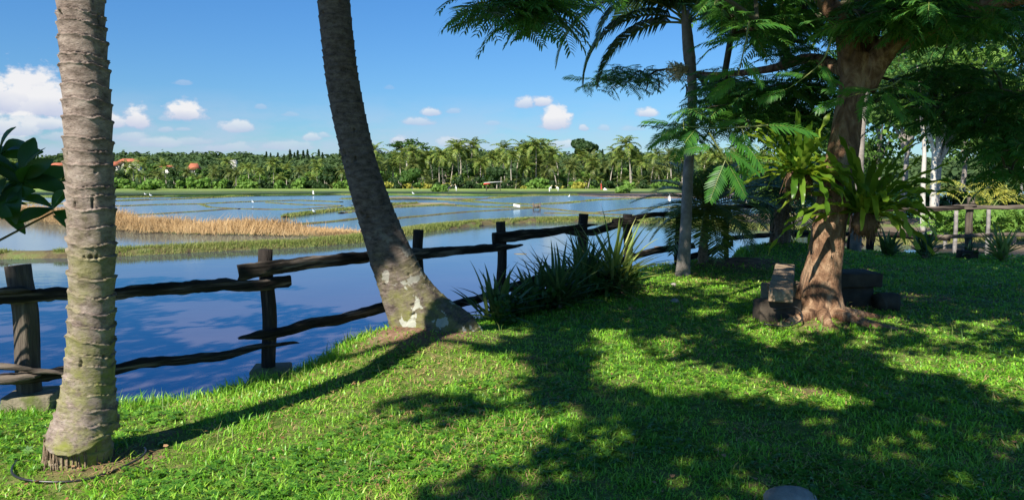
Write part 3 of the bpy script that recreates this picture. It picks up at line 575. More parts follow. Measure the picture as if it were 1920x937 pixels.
# lifted bark collar near the ground
base1 = np.array([P1[0][0], P1[0][1], 0.0])
pal1 = thing('coconut_palm', base1, 'upright coconut palm with ringed grey trunk and flared base at the left of the lawn', 'palm tree')
zc = V[:, 2]; ang = np.arctan2(V[:, 1]-base1[1], V[:, 0]-base1[0]); edge_z = .15+.04*np.sin(ang*2+1)+.03*(fbm(ang*3+9, ang*0, 5)-.47)*2
fl = 1-.23*sstep(edge_z, edge_z-.012, zc); V[:, 0] = base1[0]+(V[:, 0]-base1[0])*fl; V[:, 1] = base1[1]+(V[:, 1]-base1[1])*fl
V[:, 2] = np.maximum(V[:, 2], -.05)
mesh_obj('trunk', V-base1, f, bark_palm_near('ringed_palm_bark', 0, None, (.1, 1.9)), pal1, smooth=True)
mb = MB()
for i in range(420):
    a = rng.uniform(0, 2*np.pi); r0 = .158*rng.uniform(.9, 1.04); r1 = r0*rng.uniform(.98, 1.16); z0 = rng.uniform(.07, .17)
    p0 = np.array([r0*math.cos(a), r0*math.sin(a), z0]); p1 = np.array([r1*math.cos(a+rng.uniform(-.15, .15)), r1*math.sin(a), -.03]); tube(mb, [p0, (p0+p1)/2+rng.normal(0, .004, 3), p1], rng.uniform(.0025, .005), 3, cap=False)
mb.obj('root_fibres', M['fibre'], pal1)
def crown(parent, c, n, L, seed, ox=0, mat_=None, ll=.75, nl=26):
    r = np.random.default_rng(seed)
    for i in range(n):
        mb = MB(); e = 1.2-1.9*(i/n); frond_geo(mb, c, i*2.4+r.uniform(-.2, .2), e, L*r.uniform(.85, 1.1), 1.3+.3*r.uniform(-1, 1), nl, ll, .045, .7, .03, 12, seed*40+i)
        mb.obj('frond', [mat_ or M['palmleaf'], M['rib']], parent)
crown(pal1, P1[-1]-base1, 16, 3.2, 11)
hm = MB(); hp = [base1+np.array([.335*math.cos(a)*(1+.08*math.sin(a*3)), .30*math.sin(a)-.02, .022+.01*math.sin(a*2)]) for a in np.linspace(R(150), R(395), 30)]
hp = [hp[0]+np.array([.03, .12, .02])]+hp
tube(hm, catmull(hp, 3), .0065, 8); tag(hm.obj('irrigation_hose', M['hose'], smooth=True), 'black hose looped on the grass around the foot of the upright palm', 'hose')

# leaning palm
pts = [(862, 668, 7.25), (828, 640, 7.22), (797, 605, 7.2), (772, 565, 7.2), (752, 525, 7.2), (733, 480, 7.2), (713, 425, 7.2), (694, 370, 7.2), (676, 310, 7.2), (657, 230, 7.2), (642, 150, 7.2), (633, 75, 7.2), (626, 0, 7.2)]
wpx = [120, 150, 128, 106, 92, 82, 72, 66, 62, 61, 60, 59, 58]
P2 = np.array([at(*p) for p in pts]); rad2 = [q/F*7.2/2 for q in wpx]; rad2[0] = .32; rad2[1] = .37
P2 = np.vstack([P2, [P2[-1]+np.array(q) for q in ((-.06, 0, 1), (-.1, -.05, 2.2), (-.1, -.1, 3.6), (-.05, -.1, 5.0))]]); rad2 += [.145, .14, .135, .13]
V, f = palm_trunk(P2, rad2, .009, .10, .006, 110, 8, 0)
base2 = np.array([P2[1][0], P2[1][1], .0]); pal2 = thing('coconut_palm', base2, 'leaning coconut palm with pale lichen patches on its thick base beside the fence', 'palm tree')
# vertical buttress ridges near the foot
z = V[:, 2]; ax = np.array([np.interp(z, P2[:, 2], P2[:, 0]), np.interp(z, P2[:, 2], P2[:, 1])]).T; an = np.arctan2(V[:, 1]-ax[:, 1], V[:, 0]-ax[:, 0])
fac = 1+.09*sstep(.9, .1, z)*(np.sin(an*5+1)*.6+np.sin(an*9)*.4)+.05*(fbm(an*2+4, z*3, 12)-.47)*2*sstep(1.9, .6, z)
V[:, 0] = ax[:, 0]+(V[:, 0]-ax[:, 0])*fac; V[:, 1] = ax[:, 1]+(V[:, 1]-ax[:, 1])*fac
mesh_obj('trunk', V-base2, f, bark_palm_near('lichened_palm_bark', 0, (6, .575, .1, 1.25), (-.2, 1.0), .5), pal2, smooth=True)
crown(pal2, P2[-1]-base2, 15, 3.0, 12)

# ------------------------------------------------------------------ fences
POSTS = [(-480, 4.75, 1.0), (35, 5.35, .98), (495, 6.35, 1.0), (785, 8.35, 1.03), (940, 10.1, 1.02), (1085, 11.5, 1.06), (1180, 12.3, 1.02), (1272, 13.5, 1.04), (1365, 14.5, 1.08)]
BACK = [(1365, 14.5, 1.08), (1452, 16.2, 1.05), (1600, 16.8, 1.0), (1638, 16.9, .98), (1822, 16.2, 1.2), (2030, 16, 1.1)]
def fdepth(px, tab):
    X = [p[0] for p in tab]; D = [1/p[1] for p in tab]
    if px > X[-1]: return tab[-1][1]
    return 1/np.interp(px, X, D)
def post(fence, org, px, d, h, wpx_, tiltx=0, block=True, zb=None, m='wood', lean=0):
    c = at(px, HZ, d); x, y = c[0], c[1]; zb = float(H(np.array([x]), np.array([y]))[0]) if zb is None else zb; zt = h
    w_ = wpx_/F*d/2; mb = MB(); n = 12; zz = np.linspace(zb-.15, zt, n); P = np.c_[x+tiltx*(zz-zb)+.012*np.sin(zz*7+px), y+zz*0, zz]
    k = 12; th = np.linspace(0, 2*np.pi, k, endpoint=False)
    def fn(th, i): return (np.abs(np.cos(th+.4))**6+np.abs(np.sin(th+.4))**6)**(-1/6)*(1+.09*(fbm(th*1.5+px, th*0+i*.6, int(px) % 90)-.47)*2)
    tube(mb, P-org, w_*.92, k, fn=fn); o = mb.obj('post', M[m], fence)
    if block:
        mb = MB(); zt2 = max(zb+.02, -.18)+.16; slab(mb, np.array([x+.01, y, zt2-.18])-org, (0, 0, .18), (.16, .03, 0), (-.03, .15, 0), 0, .08, 2); bo = mb.obj('footing', M['concrete'], o); bevel(bo, .015)
    return o
def rail(fence, org, pl, th0, th1, tab, m='woodrail', off=-.10, pointy=(0, 0), seed=1):
    pl = np.array(pl, float); xs_ = np.linspace(pl[0][0], pl[-1][0], max(14, int(abs(pl[-1][0]-pl[0][0])/7)+4)); ys_ = np.interp(xs_, pl[:, 0], pl[:, 1])
    P = np.array([at(x, y, fdepth(x, tab)+off) for x, y in zip(xs_, ys_)]); n = len(P); P[:, 2] += .045*(vnoise(np.arange(n)*.10+seed, np.zeros(n), seed)-.5)+.012*(vnoise(np.arange(n)*.35+seed, np.zeros(n), seed)-.5)
    t = np.linspace(0, 1, n); ht = np.interp(t, [0, 1], [th0, th1])/F*np.array([fdepth(x, tab) for x in xs_])/2
    ht = ht*(1-.25*(fbm(t*9+seed, t*0, seed)-.3)*1.0); e0 = np.clip(t/.14, 0, 1); e1 = np.clip((1-t)/.14, 0, 1)
    if pointy[0]: ht = ht*(.25+.75*e0)
    if pointy[1]: ht = ht*(.25+.75*e1)
    V = []; k = 8; sgn = [(-1, -.6), (-.6, -1), (.6, -1), (1, -.6), (1, .6), (.6, 1), (-.6, 1), (-1, .6)]
    for i in range(n):
        T = P[min(i+1, n-1)]-P[max(i-1, 0)]; T[2] = 0; T /= np.linalg.norm(T); s = np.array([T[1], -T[0], 0])
        for q, (a, b) in enumerate(sgn):
            nz = 1+.12*(vnoise(i*.2+q*11.3+seed, seed*1.7, 4)-.5)+.16*(vnoise(i*1.1+q*7.3+seed, seed*2.7, 5)-.5); V.append(P[i]+s*a*.035*nz+np.array([0, 0, 1])*b*ht[i]*nz+T*(0 if 0 < i < n-1 else random.uniform(-.03, .03))-org)
    fs = [(i*k+j, i*k+(j+1) % k, (i+1)*k+(j+1) % k, (i+1)*k+j) for i in range(n-1) for j in range(k)]+[tuple(range(k-1, -1, -1)), tuple((n-1)*k+j for j in range(k))]
    mb = MB(); mb.add(V, fs); return mb.obj('rail', M[m], fence)
fo = np.array([at(495, HZ, 6.35)[0], 6.35, 0.0])
F1 = thing('wooden_fence', fo, 'dark weathered rail fence along the water, passing behind both coconut palms', 'fence')
for i, (px, d, h) in enumerate(POSTS):
    wp = [44, 38, 24, 19, 18, 18, 17, 9, 10][i]; tl = [0, -.03, .0, -.01, .0, .06, -.01, 0, 0][i]
    post(F1, fo, px, d, h, wp, tl, block=i in (0, 1, 2, 8), m='woodgreypost' if i == 1 else 'wood', zb=None if i in (0, 1, 2) else -.45)
RL = [([(-480, 585), (-200, 568), (0, 555), (215, 547), (480, 531), (542, 525)], 26, 22, (0, 0)), ([(-100, 552), (66, 546)], 16, 10, (0, 1)), ([(452, 511), (600, 492), (760, 473), (832, 463)], 30, 14, (0, 1)),
      ([(700, 492), (800, 478), (880, 467), (978, 457)], 24, 12, (0, 1)), ([(925, 447), (1000, 441), (1060, 430), (1116, 421)], 24, 9, (0, 1)), ([(1063, 438), (1110, 434), (1160, 419), (1196, 417)], 10, 18, (1, 1)),
      ([(1150, 413), (1190, 406), (1230, 400), (1272, 398)], 9, 9, (0, 0)), ([(1272, 404), (1330, 399), (1366, 393)], 10, 10, (0, 0)),
      ([(-480, 745), (-200, 722), (0, 708), (215, 690), (440, 662), (556, 641)], 26, 15, (0, 1)), ([(450, 637), (560, 616), (650, 592), (760, 566)], 18, 20, (1, 0)), ([(740, 590), (815, 577), (900, 557), (960, 538), (1030, 520)], 16, 16, (0, 0)),
      ([(1000, 530), (1100, 503), (1190, 482)], 14, 14, (0, 0)), ([(1165, 487), (1210, 476), (1250, 468), (1300, 461)], 12, 12, (0, 0)), ([(1290, 482), (1325, 476), (1350, 466), (1375, 456)], 11, 12, (0, 0))]
for i, (pl, a, b, pt) in enumerate(RL): rail(F1, fo, pl, a, b, POSTS, pointy=pt, seed=i+3, off=-.10 if i % 2 == 0 else -.13)
rail(F1, fo, [(-120, 694), (0, 692), (128, 697)], 13, 8, POSTS, 'woodgrey', -.17, (0, 1), 33); rail(F1, fo, [(-60, 716), (0, 713), (70, 706)], 17, 13, POSTS, 'woodgrey', -.19, (1, 1), 34)
F2 = thing('wooden_fence', (at(1640, HZ, 16.9)[0], 16.9, 0), 'dark rail fence across the back of the lawn, behind the tree with the ferns', 'fence'); fo2 = np.array([at(1640, HZ, 16.9)[0], 16.9, 0.])
for i, (px, d, h) in enumerate(BACK):
    if i == 0: continue
    post(F2, fo2, px, d, h, [0, 10, 12, 15, 13, 12][i], 0, block=False, m='woodgreypost' if i >= 4 else 'wood', zb=-.3)
RB = [([(1368, 388), (1420, 387), (1464, 388)], 8, 9, (0, 1)), ([(1437, 392), (1540, 392), (1640, 394)], 8, 8, (1, 0)), ([(1620, 392), (1750, 393), (1830, 388)], 10, 11, (0, 0)), ([(1810, 388), (1920, 389), (2040, 390)], 8, 8, (0, 0)),
      ([(1360, 447), (1430, 441), (1520, 437)], 9, 9, (0, 0)), ([(1490, 441), (1600, 439), (1655, 436)], 8, 8, (0, 1)), ([(1622, 437), (1700, 443), (1780, 446)], 12, 11, (0, 0)), ([(1760, 446), (1860, 441), (2040, 440)], 8, 8, (0, 0))]
for i, (pl, a, b, pt) in enumerate(RB): rail(F2, fo2, pl, a, b, BACK, pointy=pt, seed=i+43, m='woodrail' if i not in (3, 7) else 'woodgrey')
#PART2
# ------------------------------------------------------------------ templates for foliage
def bipinnate(n=12, w=.05, seed=0, droop=.25):
    r = np.random.default_rng(seed); V = []; Fc = []; Mi = []
    ts = np.linspace(0, 1, 6); zc = lambda t: -droop*t*t
    for t in ts: V += [(-.007, t, zc(t)), (.007, t, zc(t))]
    for i in range(5): Fc.append((2*i, 2*i+1, 2*i+3, 2*i+2)); Mi.append(1)
    for s in (-1, 1):
        for i in range(n):
            t = .14+.86*(i+.5)/n; L = .30*math.sin(math.pi*(.12+.80*t))**.7*r.uniform(.85, 1.1); a = R(62-18*t)*1.0; dx = s*math.sin(a); dy = math.cos(a); z0 = zc(t); b = len(V)
            px_, py_ = -dy*w/2*s, dx*w/2*s; sag = r.uniform(.04, .14)
            for q, ww in ((0.02, .45), (.5, 1), (1, .25)): V += [(dx*L*q-px_*ww, t+dy*L*q-py_*ww, z0-sag*q*q), (dx*L*q+px_*ww, t+dy*L*q+py_*ww, z0-sag*q*q)]
            for j in range(2): Fc.append((b+2*j, b+2*j+1, b+2*j+3, b+2*j+2)); Mi.append(0)
    return tmpl(V, Fc, Mi)
def bipinnate_fine(seed=0, droop=.25):
    r = np.random.default_rng(seed); V = []; Fc = []; Mi = []; n = 13; zc = lambda t: -droop*t*t
    for t in np.linspace(0, 1, 8): V += [(-.008, t, zc(t)), (.008, t, zc(t))]
    for i in range(7): Fc.append((2*i, 2*i+1, 2*i+3, 2*i+2)); Mi.append(1)
    for s in (-1, 1):
        for i in range(n):
            t = .14+.86*(i+.5)/n; L = .32*math.sin(math.pi*(.12+.80*t))**.7*r.uniform(.9, 1.1); a = R(64-18*t); dx = s*math.sin(a); dy = math.cos(a); z0 = zc(t); sag = r.uniform(.03, .10); b = len(V)
            for q in (0, .5, 1): V += [(dx*L*q, t+dy*L*q-.002, z0-sag*q*q+.002), (dx*L*q, t+dy*L*q+.002, z0-sag*q*q+.002)]
            for j in range(2): Fc.append((b+2*j, b+2*j+1, b+2*j+3, b+2*j+2)); Mi.append(1)
            for k in range(12):
                q = (k+.7)/12
                for s2 in (-1, 1):
                    b = len(V); l = .026*(1-.5*q**3); c = np.array([dx*L*q, t+dy*L*q, z0-sag*q*q]); o = np.array([-dy, dx, 0])*s2*l+np.array([dx, dy, 0])*l*.35; u = np.array([dx, dy, 0])*.0075
                    V += [tuple(c-u*.6), tuple(c+u*.6), tuple(c+o+u), tuple(c+o-u*.6)]; Fc.append((b, b+1, b+2, b+3)); Mi.append(0)
    return tmpl(V, Fc, Mi)
DEL = [bipinnate(13, .05, i, .15+.12*i) for i in range(4)]; DELF = [bipinnate_fine(i, .1+.1*i) for i in range(3)]
def clump(n, r, l, w, seed):
    q = np.random.default_rng(seed); V = []; Fc = []
    for i in range(n):
        c = q.normal(0, 1, 3); c = c/np.linalg.norm(c)*r*q.uniform(.3, 1)**.6; d = q.normal(0, 1, 3); d /= np.linalg.norm(d); u = np.cross(d, q.normal(0, 1, 3)); u /= np.linalg.norm(u); L = l*q.uniform(.7, 1.3); b = len(V)
        V += [tuple(c-d*L/2), tuple(c+u*w/2-d*L*.05), tuple(c+d*L/2), tuple(c-u*w/2-d*L*.05)]; Fc.append((b, b+1, b+2, b+3))
    return tmpl(V, Fc)

def grow_tree(tips, trunk, base_r, name, m, parent, org, tip_r=.006, step=.35, sides=5, wob=.12):
    """connect every tip to the nearest existing wood; returns the branch mesh"""
    nodes = [np.array(p, float) for p in trunk]; par = [-1]+list(range(len(trunk)-1)); tips = np.asarray(tips, float)
    order = np.argsort(np.min(np.linalg.norm(tips[:, None]-np.array(trunk)[None, -3:], axis=2), axis=1)); load = [0]*len(nodes); paths = []
    NA = np.array(nodes)
    for k in order:
        t = tips[k]; dd = np.linalg.norm(NA-t, axis=1)+.25*np.maximum(0, NA[:, 2]-t[2]); dd[:max(0, len(trunk)-4)] += 3; j = int(np.argmin(dd)); p0 = NA[j]; L = np.linalg.norm(t-p0); ns = max(2, int(L/step)+1); idx = [j]; new = []
        for s in range(1, ns+1):
            q = s/ns; p = p0+(t-p0)*q+np.array([0, 0, .12*L*math.sin(math.pi*q)])+(rng.normal(0, wob*.25*L/ns, 3) if s < ns else 0)
            par.append(idx[-1]); idx.append(len(par)-1); new.append(p)
        NA = np.vstack([NA, new]); paths.append(idx)
    cnt = np.zeros(len(NA))
    for p in paths: cnt[p[-1]] += 1
    for i in range(len(NA)-1, 0, -1):
        if par[i] >= 0: cnt[par[i]] += cnt[i]
    mb = MB(); rr = np.minimum(tip_r*np.maximum(cnt, 1)**.46, base_r)
    for p in paths:
        r0 = rr[p]; r0[0] = min(r0[0], r0[1]*1.15); tube(mb, NA[p]-org, r0, sides if r0.max() > .02 else 4, cap=False)
    return mb.obj(name, M[m], parent, smooth=True)

def inpoly(x, y, P):
    x = np.asarray(x, float); ins = np.zeros(x.shape, bool); n = len(P)
    for i in range(n):
        (ax, ay), (bx, by) = P[i], P[(i+1) % n]; c = ((ay > y) != (by > y)) & (x < (bx-ax)*(y-ay)/(by-ay+1e-12)+ax); ins ^= c
    return ins
# where the photo's lawn is in the sun (px), used to decide which boughs of the off-frame trees carry leaves
LIT = [[(-900, 600), (700, 560), (880, 650), (960, 655), (1005, 690), (990, 735), (1000, 757), (1080, 768), (1140, 790), (1165, 828), (1120, 855), (1020, 825), (1010, 862), (1065, 900), (1010, 940), (960, 1600), (-900, 1600)],
       [(1113, 619), (1183, 617), (1227, 657), (1259, 684), (1330, 678), (1422, 693), (1454, 711), (1530, 720), (1638, 741), (1632, 778), (1557, 762), (1465, 762), (1422, 768), (1340, 745), (1259, 745), (1162, 735), (1108, 713), (1097, 684)],
       [(1222, 622), (1300, 622), (1300, 660), (1240, 668)], [(1365, 590), (1500, 590), (1520, 645), (1440, 650), (1370, 625)], [(1189, 514), (1259, 505), (1300, 517), (1395, 528), (1440, 500), (1450, 545), (1395, 564), (1340, 554), (1260, 558), (1205, 562), (1185, 540)],
       [(1285, 574), (1362, 576), (1357, 596), (1290, 590)], [(1575, 497), (1658, 503), (1650, 519), (1575, 519)], [(1617, 588), (1693, 595), (1774, 606), (2100, 570), (2100, 830), (1855, 745), (1801, 718), (1757, 702), (1660, 691), (1638, 669), (1584, 653), (1595, 624)],
       [(1480, 790), (1540, 788), (1545, 818), (1485, 818)], [(1585, 820), (1690, 815), (1700, 860), (1600, 862)], [(1278, 885), (1340, 882), (1335, 905), (1280, 905)], [(1800, 915), (1930, 905), (1940, 950), (1810, 950)], [(1135, 825), (1170, 822), (1170, 850), (1138, 850)], [(885, 602), (978, 602), (975, 622), (890, 622)],
       [(680, 500), (830, 540), (985, 572), (990, 626), (880, 656), (680, 645)], [(1495, 625), (1495, 545), (1560, 498), (1602, 498), (1592, 625)], [(1435, 488), (1500, 488), (1500, 562), (1440, 568)], [(1690, 545), (1760, 548), (1750, 560), (1690, 558)], [(1800, 500), (1850, 500), (1850, 512), (1800, 510)], [(1190, 493), (1270, 486), (1262, 508), (1190, 520)]]
DARK = [([(1617, 588), (2150, 565), (2150, 690), (1640, 662)], .3), ([(748, 752), (900, 745), (918, 780), (770, 792)], .9), ([(850, 872), (1000, 862), (1000, 945), (838, 945)], .55), ([(1000, 690), (1092, 640), (1102, 700), (1060, 745), (1000, 737)], .6), ([(1676, 632), (1757, 640), (1750, 664), (1680, 660)], .8), ([(560, 690), (660, 640), (700, 650), (600, 705)], 0)]
def shade_points():
    gx, gy = np.meshgrid(np.arange(-9, 15, .145), np.arange(2.6, 18, .145)); x = (gx+rng.uniform(-.09, .09, gx.shape)).ravel(); y = (gy+rng.uniform(-.09, .09, gy.shape)).ravel(); z = H(x, y); sx, sy = project(np.c_[x, y, z]); s = lawn_sd(x, y)
    lit = np.zeros(len(x), bool)
    for p in LIT: lit |= inpoly(sx, sy, p)
    dk = ~lit
    for p, w_ in DARK: dk |= inpoly(sx, sy, p) & (rng.uniform(0, 1, len(x)) < w_)
    ok = dk & (s > -.6) & (sx < 2250) & (sx > -100) & (sy < 1150)
    ok &= ~((fbm(x*1.6, y*1.6, 91, 3) > .64) & (rng.uniform(0, 1, len(x)) < .8))
    return np.c_[x, y, z][ok]
def cast(P, h0, h1, seed=0):
    """lift shade points up the sun ray to bough height, always above or beside the field of view"""
    out = []
    hh = h0+(h1-h0)*fbm(P[:, 0]*.35+seed, P[:, 1]*.35, 15+seed)*1.1+rng.normal(0, .15, len(P))
    for p, h in zip(P, hh):
        for _ in range(30):
            q = p-SUNV*((h-p[2])/math.sin(SUN_EL)); sx, sy = project(q)
            if np.isnan(sx[0]) or sy[0] < -75 or sx[0] < -150 or sx[0] > 2150: break
            h += .5
        out.append(q)
    return np.array(out)
CL = [clump(15, .17, .17, .085, i) for i in range(5)]
def shade_tree(name, label, tips, trunk, r0, cat='tree', tip_r=.005):
    org = np.array(trunk[0], float); t = thing(name, org, label, cat); mb = MB(); tc = catmull(trunk, 6); tube(mb, tc-org, np.linspace(r0, r0*.55, len(tc)), 12, rough=.12); tr = mb.obj('trunk', M['bark_main'], t, True)
    grow_tree(tips[rng.uniform(0, 1, len(tips)) < .45], [tuple(p) for p in tc], r0*.4, 'branches', 'twig', t, org, tip_r)
    n = len(tips); scatter('crown', CL, tips, rdirs(n), rdirs(n), rng.uniform(.8, 1.35, n), M['canopy'], t, org); return t
SP = shade_points(); ST = cast(SP, 4.6, 7.2)
# leaves that shade the leaning palm, the sword-leaved plants and the big trunk
ex = []; D0_ = MT[1]-.1
for p, r_ in zip(P2[3:], rad2[3:]):
    py = project(p)[1][0]
    for k in range(34):
        if py > 432: continue
        z = p+np.array([rng.uniform(-r_, r_ if py < 420 else r_*.1), -r_*.6, rng.uniform(-.25, .25)])
        if 65 < project(z)[1][0] < 118 and rng.uniform() < .8: continue
        ex.append(z)
for k in range(340): ex.append(at(rng.uniform(-140, 118), rng.uniform(240, 430), 4.75)+rng.normal(0, .06, 3))
for k in range(420): a = at(rng.uniform(925, 1085), rng.uniform(480, 600), rng.uniform(8.2, 10.4)); ex.append(a)
for k in range(0):
    a = np.array([MT[0]+rng.uniform(-.3, .5), MT[1]-.3, rng.uniform(.0, 3.0)])
    if fbm(a[0]*3, a[2]*2.3, 55) < .5: ex.append(a)
for k in range(240): q_ = k/240; ex.append(at(1668+300*q_, 85-95*q_, D0_)+rng.normal(0, .10, 3)-np.array([0, .1, 0]))
for k in range(60): ex.append(at(rng.uniform(1590, 1660), rng.uniform(30, 130), D0_-.2))
EX = cast(np.array(ex), 5.2, 7.5, 3)
left = ST[:, 0] < 0.4
shade_tree('shade_tree', 'broad leafy shade tree whose boughs hang over the lawn behind the viewer', np.vstack([ST[~left]]), [(4.6, -4.0, 0), (4.4, -3.8, 2), (3.6, -3.0, 3.8), (2.6, -1.4, 5.2), (2.2, 0.2, 6.2)], .3)
shade_tree('shade_tree', 'second leafy shade tree behind the viewer, nearer to the water', np.vstack([ST[left], EX]), [(-3.2, -5.6, 0), (-3.0, -5.2, 2.2), (-2.6, -4.4, 4), (-2.2, -3.2, 5.4), (-1.8, -1.6, 6.2)], .28)
# shade on the near water, thrown by a tree on the bank left of the frame
gx, gy = np.meshgrid(np.arange(-16, 1, .22), np.arange(7, 21, .22)); x = (gx+rng.uniform(-.13, .13, gx.shape)).ravel(); y = (gy+rng.uniform(-.13, .13, gy.shape)).ravel(); sx, sy = project(np.c_[x, y, np.full(len(x), WZ)])
hole = fbm(x*.24+y*.10+3, y*.5-x*.12, 12, 4)
lim = np.interp(sx, [-200, 0, 200, 450, 640, 720, 800, 900, 1000], [500, 505, 515, 528, 545, 585, 640, 600, 700])
k = (lawn_sd(x, y) < -.5) & (sy < np.interp(sx, [q[0] for q in EDGE_PX], [q[1]+25 for q in EDGE_PX])) & (sy > lim) & (sx > -160) & (sx < 900) & (hole < .585+.30*sstep(640, 720, sy)) ; WP = np.c_[x, y, np.full(len(x), WZ)][k]
WT = cast(WP, 6, 8.5, 8)
shade_tree('shade_tree', 'tall spreading tree on the bank beyond the left edge of the view', WT, [(-13.5, -.5, -.1), (-13.4, -.2, 2.4), (-12.6, .6, 4.6), (-11.6, 1.8, 6.2), (-10.4, 3.0, 7)], .34)

# ------------------------------------------------------------------ the big tree with the ferns
D0 = MT[1]; mtree = thing('flame_tree', (MT[0], MT[1], 0), 'big feathery-leaved tree with forked brown trunk and spreading roots, ferns growing on it', 'tree'); mo = np.array([MT[0], MT[1], 0.])
pts = [(1532, 622), (1533, 600), (1533, 570), (1538, 530), (1547, 480), (1555, 420), (1566, 360), (1578, 300), (1586, 250), (1592, 200), (1602, 150), (1612, 105)]; wp = [140, 102, 76, 67, 62, 60, 60, 60, 56, 50, 52, 64]
MP = np.array([at(x, y, D0+.02*i) for i, (x, y) in enumerate(pts)]); mr = [w_/F*D0/2 for w_ in wp]
mb = MB(); Cc = catmull(MP, 10); rc = catmull(np.c_[mr, mr, mr], 10)[:, 0]
def fn(th, i):
    z = Cc[min(i, len(Cc)-1)][2]; b = sstep(.7, -.05, z)
    return 1+b*(.32*np.maximum(0, np.cos(th*3+.6))**2+.10*np.cos(th*7))+.06*np.cos(th*2+z*2)+.05*(fbm(np.cos(th)*3+3, np.sin(th)*3+z*2.5, 44)-.47)*2
tube(mb, Cc-mo, rc, 40, rough=.05, fn=fn)
J = MP[-1]
LIMBS_ = 0
limbs = [[J+(-.05, 0, -.35), at(1585, 60, D0+.2), at(1548, 0, D0+.3), at(1500, -80, D0+.5), at(1440, -180, D0+.9)], [J+(0, 0, -.35), at(1632, 60, D0+.3), at(1648, 5, D0+.5), at(1660, -100, D0+.8), at(1640, -220, D0+1.0)],
         [J+(.05, 0, -.35), at(1668, 85, D0), at(1740, 50, D0-.2), at(1830, 15, D0-.4), at(1930, -10, D0-.7), at(2060, -60, D0-.8)], [J+(.02, .05, -.2), at(1690, 90, D0+1), at(1780, 60, D0+2), at(1880, 40, D0+3), at(1960, 60, D0+3.5)],
         [at(1520, -40, D0+.4), at(1420, -90, D0+.1), at(1280, -110, D0-.8), at(1130, -60, D0-1.6), at(1010, -30, D0-1.9)], [J+(-.05, .05, -.2), at(1520, 110, D0+1.4), at(1440, 130, D0+2.6), at(1340, 140, D0+3.8), at(1250, 130, D0+4.6)]]
lr = [(.13, .08), (.11, .06), (.14, .06), (.08, .04), (.09, .03), (.08, .03)]; LN = []
for P, (a, b) in zip(limbs, lr): Q = catmull(P, 6); tube(mb, Q-mo, np.linspace(a, b, len(Q)), 14, rough=.10); LN += list(Q)
for P in [[at(1532, 592, D0-.1), at(1500, 600, D0-.25), at(1470, 603, D0-.3), at(1432, 606, D0-.3)], [at(1560, 600, D0-.1), at(1600, 608, D0-.35), at(1650, 618, D0-.5), at(1720, 632, D0-.65)], [at(1540, 600, D0-.15), at(1552, 616, D0-.45), at(1580, 640, D0-.75)], [at(1565, 590, D0+.05), at(1620, 596, D0+.1), at(1680, 602, D0+.1)]]:
    Q = catmull(P, 5)
    Q[:, 2] = H(Q[:, 0], Q[:, 1])+np.linspace(.05, -.02, len(Q)); tube(mb, Q-mo, np.linspace(.085, .02, len(Q)), 10, rough=.15)
mb.obj('trunk', M['bark_main'], mtree, smooth=True)
REG = [(1790, 25, 110, 28, 7.2, 8.2, 17), (1640, 20, 40, 25, 7.6, 8.4, 7), (1400, 20, 80, 50, 8, 11.5, 26), (1500, 50, 70, 60, 9, 12, 26), (1700, 5, 70, 30, 7.5, 10, 16), (1820, 30, 110, 45, 8, 11.5, 24), (1430, 195, 85, 55, 9, 12.5, 38), (1370, 170, 50, 45, 9.5, 12.5, 18), (1520, 165, 40, 70, 9.3, 11, 26), (1500, 235, 50, 30, 9.2, 12, 9),
       (1790, 160, 80, 50, 8.5, 11, 17), (1865, 170, 55, 50, 8, 11, 16), (1900, 280, 26, 55, 7.4, 9, 16), (1870, 235, 30, 30, 8, 9, 8), (1690, 180, 40, 30, 8, 9.5, 5), (1300, 225, 60, 26, 9, 11, 10), (1200, 135, 70, 16, 12.9, 13.6, 12), (1120, 152, 22, 8, 13, 13.5, 3),
       (960, 2, 60, 12, 6.4, 6.9, 9), (1020, 18, 30, 18, 6.4, 6.9, 7), (905, 5, 18, 6, 6.4, 6.6, 2), (1110, -30, 90, 18, 6.8, 8, 7), (1640, -30, 300, 40, 8, 12, 50), (1980, 120, 50, 110, 7.5, 10.5, 16), (1780, 235, 30, 20, 8.5, 9.5, 4), (1440, -60, 80, 40, 8, 12, 12)]
tips = []
for (cx, cy, rx, ry, d0, d1, n) in REG:
    for i in range(int(n*(1.3 if cx > 1310 else 1))):
        a = rng.uniform(0, 2*np.pi); r_ = math.sqrt(rng.uniform()); tips.append(at(cx+rx*r_*math.cos(a), cy+ry*r_*math.sin(a), rng.uniform(d0, d1)))
tips = np.array(tips)
grow_tree(tips, [tuple(p) for p in LN], .05, 'branches', 'twig', mtree, mo, .0055, .3)
def leafset(tips, per, size, spreadz=(-.35, .35)):
    P = []; D = []; U = []; S = []
    for t in tips:
        n = rng.integers(per[0], per[1]+1); a0 = rng.uniform(0, 6.3)
        for i in range(n):
            a = a0+i*2.4+rng.uniform(-.3, .3); e = rng.uniform(*spreadz); P.append(t+rng.normal(0, .05, 3)); D.append((math.cos(a)*math.cos(e), math.sin(a)*math.cos(e), math.sin(e))); U.append((rng.normal(0, .25), rng.normal(0, .25), 1)); S.append(size*rng.uniform(.75, 1.2))
    return P, D, U, S
P, D, U, S = leafset(tips, (6, 9), .40); scatter('crown', DEL, P, D, U, S, [M['delonix'], M['rib']], mtree, mo)
